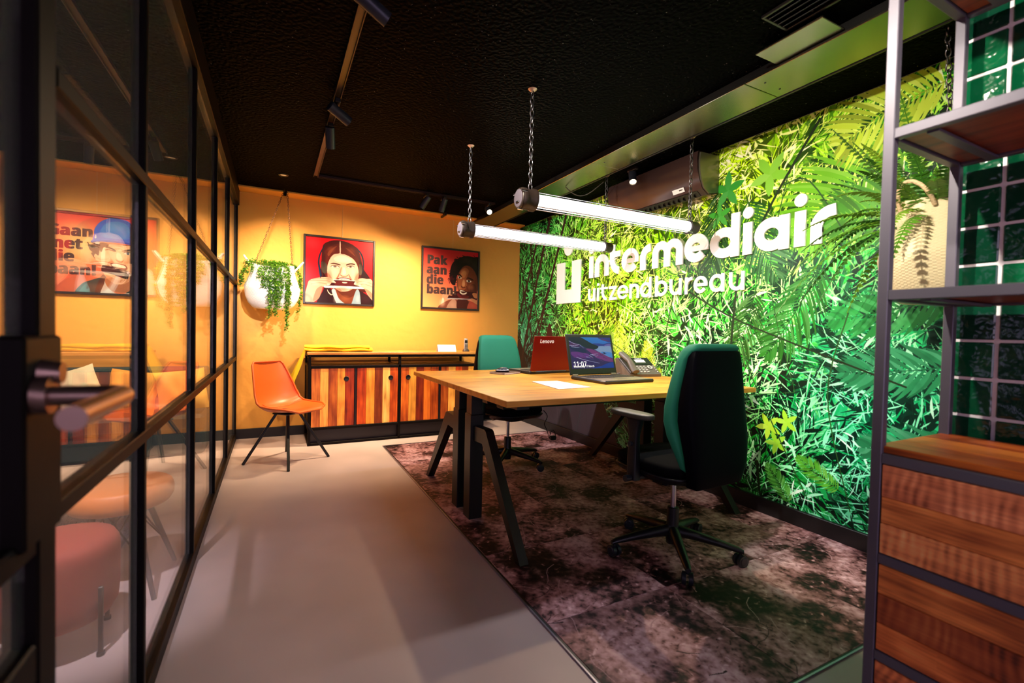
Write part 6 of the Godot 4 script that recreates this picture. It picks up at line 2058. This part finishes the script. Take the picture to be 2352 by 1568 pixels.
# ---------- the next room, behind the glass ----------
func left_room() -> void:
	rng.seed = 44
	# sofa with cushions
	var so := thing("sofa", "low dark teal sofa against the orange wall behind the glass partition", "sofa", Vector3(-1.6, 0, -5.1))
	part(so, "base", boxed(Vector3(0, 0.11, 0.0), Vector3(2.12, 0.2, 0.46), 0.02), M.teal)
	for s in [-1.0, 1.0]:
		part(so, "seat_cushion", boxed(Vector3(s * 0.53, 0.28, 0.01), Vector3(1.05, 0.15, 0.45), 0.03), M.teal)
	part(so, "backrest", boxed(Vector3(0, 0.54, -0.2), Vector3(2.12, 0.42, 0.1), 0.03), M.teal)
	for q in [["pale cream cushion leaning on the sofa, leftmost beside the door stile", -1.46, 0.575, M.cream, 0.35, 0.15], ["orange yellow cushion in the middle of the sofa", -1.07, 0.56, M.ochre, -0.12, -0.1], ["golden cushion at the right end of the sofa beside the partition post", -0.72, 0.56, M.gold, 0.1, 0.25]]:
		var p := solo("cushion", pillow(0.38, 0.38, 0.13), q[3], q[0], "cushion", Vector3(q[1], q[2], -5.1 + 0.12), Basis.from_euler(Vector3(-0.34, q[5], q[4])), "cushions on the teal sofa")
	# shaggy rug
	var ru := B.new()
	var n := FastNoiseLite.new()
	n.seed = 3
	n.frequency = 9.0
	ru.grid(sheet_pts(func(u, v): return Vector3(lerpf(-2.7, -0.68, u), 0.006 + 0.02 * maxf(0.0, n.get_noise_2d(u * 1.0, v * 0.7) + 0.5) * (1.0 if u > 0.0 and u < 1.0 and v > 0.0 and v < 1.0 else 0.0), lerpf(-4.22, -2.82, v)), 100, 80))
	var rug := solo("shaggy_rug", ru, M.rug, "grey shaggy rug on the floor behind the glass partition", "rug")
	rug.set_meta("kind", "stuff")
	var tuft := B.new()
	for k in 5:
		var a := k * 1.3
		var dx := Vector3(cos(a), 0, sin(a))
		var s := Vector3(-dx.z, 0, dx.x) * 0.003
		tuft.face([dx * 0.004 - s, dx * 0.016 + Vector3(0, 0.016, 0) - s, dx * 0.016 + Vector3(0, 0.016, 0) + s, dx * 0.004 + s], Vector3(0, -1, 0))
		tuft.face([dx * 0.016 + Vector3(0, 0.016, 0) - s, dx * 0.036 + Vector3(0, 0.018, 0), dx * 0.016 + Vector3(0, 0.016, 0) + s], Vector3(0, -1, 0))
	var mm := MultiMesh.new()
	mm.transform_format = MultiMesh.TRANSFORM_3D
	mm.mesh = tuft.mesh()
	mm.instance_count = 9000
	for k in 9000:
		mm.set_instance_transform(k, Transform3D(Basis(Vector3.UP, rng.randf() * TAU).scaled(Vector3.ONE * rng.randf_range(0.7, 1.3)), Vector3(rng.randf_range(-2.0, -0.69), 0.012, rng.randf_range(-4.2, -2.83))))
	var mi := MultiMeshInstance3D.new()
	mi.multimesh = mm
	mi.material_override = M.rug
	mi.name = "pile"
	mi.set_meta("kind", "stuff")
	rug.add_child(mi)
	# round stool on a wire base
	var st := thing("wire_stool", "round tan leather stool on a dark wire base behind the glass", "stool", Vector3(-0.585, 0, -2.55))
	var sb := B.new()
	sb.lathe([Vector2(0.001, 0.355), Vector2(0.15, 0.355), Vector2(0.172, 0.365), Vector2(0.187, 0.39), Vector2(0.188, 0.42), Vector2(0.182, 0.442), Vector2(0.17, 0.452), Vector2(0.1, 0.456), Vector2(0.001, 0.456)], 40)
	part(st, "seat", sb, M.tan_pale)
	var feet := [Vector3(0.15, 0, 0.185), Vector3(-0.085, 0, -0.185), Vector3(0.165, 0, -0.176), Vector3(-0.165, 0, 0.17)]
	var tops := []
	for f in feet:
		var tp: Vector3 = f * 0.42 + Vector3(0, 0.36, 0)
		tops.append(tp)
		var lg := B.new()
		lg.tube([tp, f], [0.013, 0.009], 10)
		part(st, "leg", lg, M.black_metal)
	var wr := B.new()
	var order := [0, 2, 1, 3]
	for k in 4:
		var a: Vector3 = feet[order[k]]
		var b: Vector3 = feet[order[(k + 1) % 4]]
		var ta: Vector3 = tops[order[k]]
		var tb: Vector3 = tops[order[(k + 1) % 4]]
		wr.tube([ta.lerp(tb, 0.2), b.lerp(tb, 0.35)], 0.0035, 6)
		wr.tube([tb.lerp(ta, 0.2), a.lerp(ta, 0.35)], 0.0035, 6)
	part(st, "wire_brace", wr, M.black_metal)
	# round pouf on thin legs
	var po := thing("pouf", "round dusty pink pouf on thin black legs behind the glass door", "pouf", Vector3(-0.667, 0, -2.14))
	var pb := B.new()
	pb.lathe([Vector2(0.001, 0.105), Vector2(0.12, 0.105), Vector2(0.15, 0.118), Vector2(0.166, 0.15), Vector2(0.17, 0.2), Vector2(0.171, 0.33), Vector2(0.168, 0.362), Vector2(0.155, 0.385), Vector2(0.12, 0.395), Vector2(0.06, 0.4), Vector2(0.001, 0.401)], 48)
	part(po, "cushion_body", pb, M.dusty_pink)
	for f in [Vector3(0.145, 0, 0.1), Vector3(-0.14, 0, -0.085), Vector3(0.1, 0, -0.14), Vector3(-0.1, 0, 0.14)]:
		var lg := B.new()
		var q: Vector3 = f.normalized() * 0.175
		lg.bar(q, q + Vector3(0, 0.24, 0), 0.013, 0.013, 0.002, Vector3.RIGHT)
		lg.tube([q, q + Vector3(0, 0.012, 0)], 0.012, 10)
		part(po, "leg", lg, M.black_metal)


func more_materials() -> void:
	M.wood_desk = wood_tex([[0.0, rgb(96, 62, 24)], [0.16, rgb(176, 126, 66)], [0.5, rgb(214, 168, 100)], [1.0, rgb(236, 200, 136)]], 23)
	M.laptop_deck_dark = mat(rgb(26, 22, 20), 0.4)
	M.red_lid = mat(rgb(120, 14, 10), 0.32, 0.3)
	M.book_cover = mat(rgb(86, 50, 40), 0.5)
	M.phone_grey = mat(rgb(98, 86, 78), 0.4)
	M.phone_dark = mat(rgb(62, 54, 50), 0.45)
	M.key_silver = mat(rgb(196, 188, 180), 0.35)
	M.silver_plastic = mat(rgb(172, 166, 166), 0.35, 0.3)
	M.amber = glow(rgb(226, 160, 40), 0.7)
	M.mustard = mat(rgb(234, 196, 28), 0.85)
	M.mustard.normal_enabled = true
	M.mustard.normal_texture = bump_tex(5, 0.35)
	M.mustard.uv1_triplanar = true
	M.mustard.uv1_scale = Vector3(6, 6, 6)
	M.mustard.normal_scale = 0.4
	M.teal = mat(rgb(6, 52, 62), 0.8)
	M.cream = mat(rgb(226, 220, 192), 0.85)
	M.ochre = mat(rgb(228, 160, 66), 0.85)
	M.gold = mat(rgb(224, 182, 92), 0.85)
	M.rug = mat(rgb(122, 116, 128), 0.9)
	M.tan_pale = mat(rgb(206, 112, 36), 0.5)
	M.dusty_pink = mat(rgb(150, 66, 50), 0.8)
	M.dusty_pink.rim_enabled = true
	M.dusty_pink.rim = 0.15
	M.handle_metal = mat(rgb(150, 124, 112), 0.34, 0.9)
	M.track_rail = mat(rgb(34, 9, 7), 0.4, 0.1)
	M.strip_metal = mat(rgb(140, 136, 122), 0.26, 1.0)
	M.ac_brown = mat(rgb(58, 42, 40), 0.25, 0.2)
	M.ac_side = mat(rgb(120, 116, 96), 0.3, 0.7)
	M.brown_chain = mat(rgb(96, 66, 48), 0.4, 0.6)
	M.white_fibre = mat(rgb(244, 240, 238), 0.8)
	M.fibre = mat(rgb(232, 216, 176), 0.85)
	M.rope = mat(rgb(206, 178, 140), 0.85)
	for k in ["white_fibre", "fibre", "rope"]:
		M[k].heightmap_enabled = true
		M[k].heightmap_texture = weave_tex()
		M[k].heightmap_scale = 0.35
		M[k].uv1_triplanar = true
		M[k].uv1_scale = Vector3(5, 5, 5)
	M.fern = []
	for c in [rgb(74, 128, 26), rgb(44, 96, 24), rgb(108, 152, 34)]:
		var m := mat(c, 0.45)
		m.backlight_enabled = true
		m.backlight = Color(0.25, 0.35, 0.08)
		M.fern.append(m)


func weave_tex() -> ImageTexture:
	var a := noise_bytes(128, 128, 0.1, 6, 2)
	for y in 128:
		for x in 128:
			var v := 0.5 + 0.3 * sin(y * TAU / 8.0 + (PI if (x / 8) % 2 else 0.0)) + 0.2 * (a[y * 128 + x] / 255.0 - 0.5)
			a[y * 128 + x] = int(clampf(v, 0, 1) * 255)
	return tex(Image.create_from_data(128, 128, false, Image.FORMAT_L8, a))
